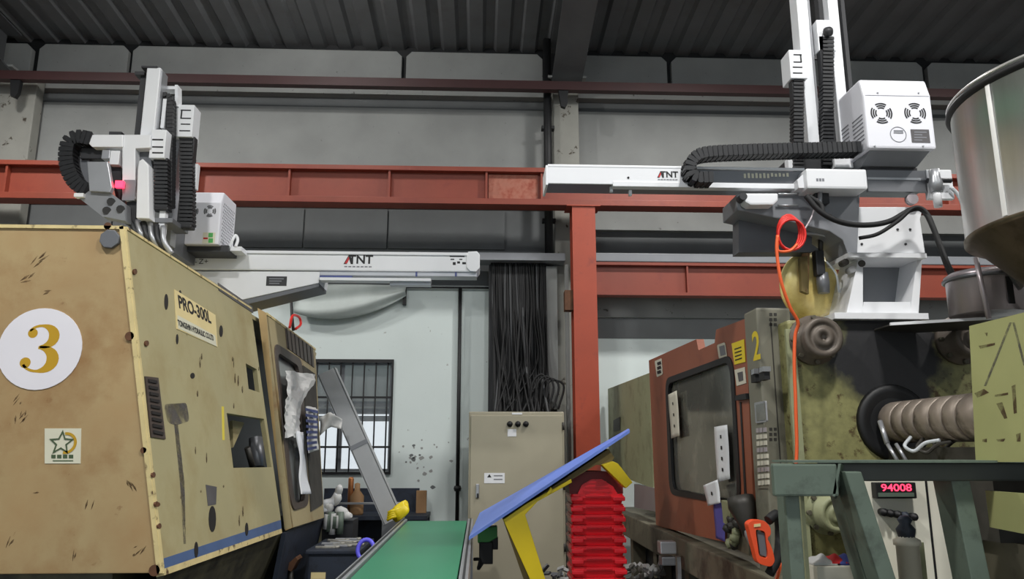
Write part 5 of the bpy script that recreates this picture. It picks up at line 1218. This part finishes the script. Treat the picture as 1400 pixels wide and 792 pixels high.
MB().prism([(xc_-hw_*.7, Yx+.03, zc0), (xc_-hw_*.55, Yx+.03, zc0+.06), (xc_-hw_*.2, Yx+.03, zc0+.1), (xc_+hw_*.2, Yx+.03, zc0+.1), (xc_+hw_*.6, Yx+.03, zc0+.05), (xc_+hw_*.75, Yx+.03, zc0)], (0, .03, 0)).build('front_lip', MAT['crate_red'], cap)
for i in range(3): MB().box(xc_-hw_*(.5-.08*i), xc_+hw_*(.5-.08*i), Yx+.018, Yx+.03, zc0+.015+i*.03, zc0+.027+i*.03).build('rib', MAT['crate_red'], cap)
# ------------------------------------------------------------------ clutter by the window
wb = thing('work_bench', 'dark blue work bench under the barred window', 'bench', (P(520, 690, 8.7).x, 8.8, 0))
zb_ = P(520, 706, 8.5).z
MB().box(P(430, 690, 8.6).x, P(585, 690, 8.6).x, 8.5, 9.1, zb_-.04, zb_).build('top', MAT['navy'], wb)
MB().box(P(440, 690, 9.0).x, P(572, 690, 9.0).x, 9.1, 9.14, 0, P(500, 668, 9.1).z).build('back_board', MAT['navy'], wb)
for x in (P(436, 690, 8.6).x, P(582, 690, 8.6).x): MB().box(x-.03, x+.03, 8.52, 8.58, 0, zb_-.04).build('leg', MAT['navy'], wb)
MB().box(P(430, 690, 8.6).x, P(585, 690, 8.6).x, 8.95, 9.0, .3, zb_-.04).build('panel', MAT['navy'], wb)
tag(MB().box(P(569, 690, 8.9).x, P(583, 690, 8.9).x, 8.88, 8.94, zb_, P(575, 671, 8.9).z).build('wood_plank', MAT['board_wood'], bevel=.004), 'short wooden plank standing at the bench end', 'plank')
for px_, hgt, m_, lb_, nm in ((478, 655, 'copper', 'copper rod standing on the bench beside the window', 'copper_rod'), (487, 668, 'board_wood', 'rusty gas bottle standing on the bench under the window', 'gas_bottle')):
    o = P(px_, 706, 8.7); o.z = zb_; top_ = P(px_, hgt, 8.7).z-zb_
    if nm == 'gas_bottle': ob = MB().lathe([(.07, 0), (.075, .02), (.075, top_-.08), (.03, top_-.02), (.03, top_+.05), (.001, top_+.06)], o, (0, 0, 1), 16).build(nm, MAT[m_])
    else: ob = MB().lathe([(.03, 0), (.03, top_), (.02, top_+.02)], o, (0, 0, 1), 10).build(nm, MAT[m_])
    tag(ob, lb_, 'bottle' if nm == 'gas_bottle' else 'rod')
tag(MB().box(P(455, 690, 8.6).x, P(555, 690, 8.6).x, 8.58, 8.6, P(500, 690, 8.6).z, P(500, 687, 8.6).z).build('shelf_bar', MAT['alu'], bevel=.002), 'thin pale bar across the bench front', 'bar')
vl = thing('valve_assembly', 'white and green valve assembly beside the tan door', 'valve', P(462, 735, 6.9))
random.seed(5)
sp = [(463, 672, .032), (460, 684, .036), (450, 697, .03), (468, 700, .04), (444, 694, .028), (473, 706, .034)]
for x, y, r in sp:
    MB().lathe([(r*.6, -.05), (r, -.02), (r, .03), (r*.5, .06)], P(x, y, 6.9), (random.uniform(-1, 1), -.5, random.uniform(0, 1)), 12).build('body', MAT['cloth_white'], vl)
MB().tube(catmull([P(445, 700, 6.9), P(443, 690, 6.9), P(455, 686, 6.9), P(462, 676, 6.9)], 5), .035, 8).build('pipe', MAT['white'], vl)
for i in range(8):
    MB().tube([P(448+i*2.5, 704+random.uniform(-4, 4), 6.85), P(446+i*2.6, 726+random.uniform(-5, 6), 6.85)], .03, 7).build('green_part', MAT['stand_green' if i % 3 else 'cloth_white'], vl)
MB().pbox(440, 712, 482, 745, 6.92, .3).build('bracket', MAT['dark'], vl)
MB().box(P(440, 740, 6.95).x, P(482, 740, 6.95).x, 6.95, 7.2, 0, P(460, 744, 6.92).z).build('stand', MAT['dark'], vl)
tb = thing('tool_box', 'dark blue steel tool box with a worn label', 'box', (P(480, 770, 5.9).x, 6.1, 0))
x0, x1 = P(421, 770, 5.9).x, P(508, 770, 5.9).x; zt_ = P(460, 752, 5.9).z
MB().box(x0, x1-.1, 5.9, 6.6, 0, zt_-.03).build('body', MAT['navy'], tb, bevel=.01)
MB().box(x0-.02, x1-.08, 5.88, 6.62, zt_-.03, zt_).build('lid', MAT['navy'], tb, bevel=.008)
MB().pbox(425, 783, 445, 792, 5.897, .003).build('label', MAT['plate_yellow'], tb)
tools = ('grey spanner', 'flat steel file', 'short steel bar', 'pair of steel pliers', 'greasy steel wedge', 'thin steel rule', 'steel hex key', 'steel chisel')
for i, tn in enumerate(tools):
    yy = 5.98+.075*i; xx = x0+.03+.05*(i % 3); L_ = .15+.03*(i % 3)
    o = MB().box(xx, xx+L_, yy, yy+.035, zt_, zt_+.015)
    tl = o.build(tn.split()[-1] if tn.split()[-1] not in ('key', 'bar', 'rule') else 'steel_'+tn.split()[-1], MAT['alu' if i % 2 else 'scrap'], bevel=.004)
    tag(tl, tn + ' lying on the dark blue tool box', 'tool', 'tools on the tool box')
    MB().lathe([(.022, 0), (.022, .018)], (xx+L_+.005, yy+.018, zt_), (0, 0, 1), 10).build('head', MAT['scrap'], tl)
pd = thing('foot_pedal', 'dark rusty foot lever below the tan machine', 'lever', P(398, 795, 5.9))
MB().slab([(388, 776), (404, 762), (407, 766), (398, 782)], 5.9, .15).build('pad', MAT['rust'], pd)
MB().tube([P(397, 774, 5.95), P(398, 800, 5.95), Vector((P(398, 800, 5.95).x, 5.95, 0))], .02, 8).build('stem', MAT['iron'], pd)
# ------------------------------------------------------------------ odds and ends right of the crates
random.seed(21)
def scrap(px, py, Y, name, label, n=14, sz=.05, mat='scrap'):
    o = P(px, py, Y); t = thing(name, label, 'scrap', (o.x, Y, 0))
    zb2 = o.z-.12
    MB().box(o.x-.16, o.x+.16, Y-.1, Y+.12, 0, zb2).build('bin', MAT['dark'], t, bevel=.01)
    for i in range(n):
        a = Vector((random.uniform(-1, 1), random.uniform(-1, 1), random.uniform(-.3, 1))).normalized(); b2 = a.orthogonal().normalized(); c2 = a.cross(b2)
        q = Vector((o.x+random.uniform(-.14, .14), Y+random.uniform(-.09, .1), zb2+random.uniform(.0, .12)))
        MB().obox(q, a*sz*random.uniform(.6, 1.2), b2*sz*.35, c2*sz*.2).build('chip', MAT[mat if i % 3 else 'cloth_white'], t, bevel=.004)
scrap(880, 772, 6.3, 'scrap_bin', 'bin heaped with grey metal scrap beside the red crates', 26, .055)
scrap(767, 778, 6.6, 'scrap_tray', 'low tray of grey metal offcuts beside the crate stack', 14, .045, 'alu_dark')
vb = thing('valve_block', 'pale hydraulic valve block under the machine bed', 'valve', P(912, 790, 5.6))
MB().pbox(903, 741, 925, 758, 5.3, .1).build('block', MAT['alu'], vb, bevel=.008); MB().pbox(905, 762, 924, 774, 5.3, .1).build('block', MAT['alu_dark'], vb, bevel=.008)
MB().box(P(926, 770, 5.35).x, P(931, 770, 5.35).x, 5.35, 5.4, 0, P(930, 762, 5.35).z).build('pipe', MAT['alu'], vb)
# cloths on boxes under the stand
bxs = thing('parts_box', 'stack of grey parts boxes behind the green stand', 'box', (P(1135, 780, 3.05).x, 3.05, 0))
zt_ = P(1135, 770, 3.05).z
MB().box(P(1106, 780, 3.05).x, P(1166, 780, 3.05).x, 3.0, 3.17, 0, zt_-.1).build('carton', MAT['m2_bed'], bxs, bevel=.006)
MB().box(P(1108, 780, 3.05).x, P(1168, 780, 3.05).x, 2.99, 3.17, zt_-.1, zt_-.004).build('carton', MAT['paper_old'], bxs, bevel=.006)
for px_, m_, lb_ in ((1140, 'print_red', 'red rag lying on the parts boxes'), (1153, 'cloth_blue', 'blue rag lying on the parts boxes'), (1122, 'cloth_white', 'white rag lying on the parts boxes')):
    q = P(px_, 770, 3.07); q.z = zt_
    def fn(u, v, q=q):
        return q+Vector(((u-.5)*.1, (v-.5)*.12, .003+.022*math.sin(u*math.pi)*math.sin(v*math.pi)*(1+.5*math.sin(u*9)*math.cos(v*8))))
    tag(MB().grid(fn, 12, 12, thick=(0, 0, -.006)).build('rag', MAT[m_]), lb_, 'rag')
rd = thing('red_coupling', 'dark red coupling block on a wire under the lower guard', 'coupling', P(1377, 800, 3.3))
MB().lathe([(.03, -.09), (.038, -.05), (.03, 0), (.038, .04), (.03, .08)], P(1371, 772, 3.3), (0, 0, 1), 12).build('body', MAT['crate_dark'], rd)
MB().tube(catmull([P(1371, 760, 3.3), P(1378, 742, 3.28), P(1384, 722, 3.2)], 6), .004, 6).build('wire', MAT['hose_clear'], rd)
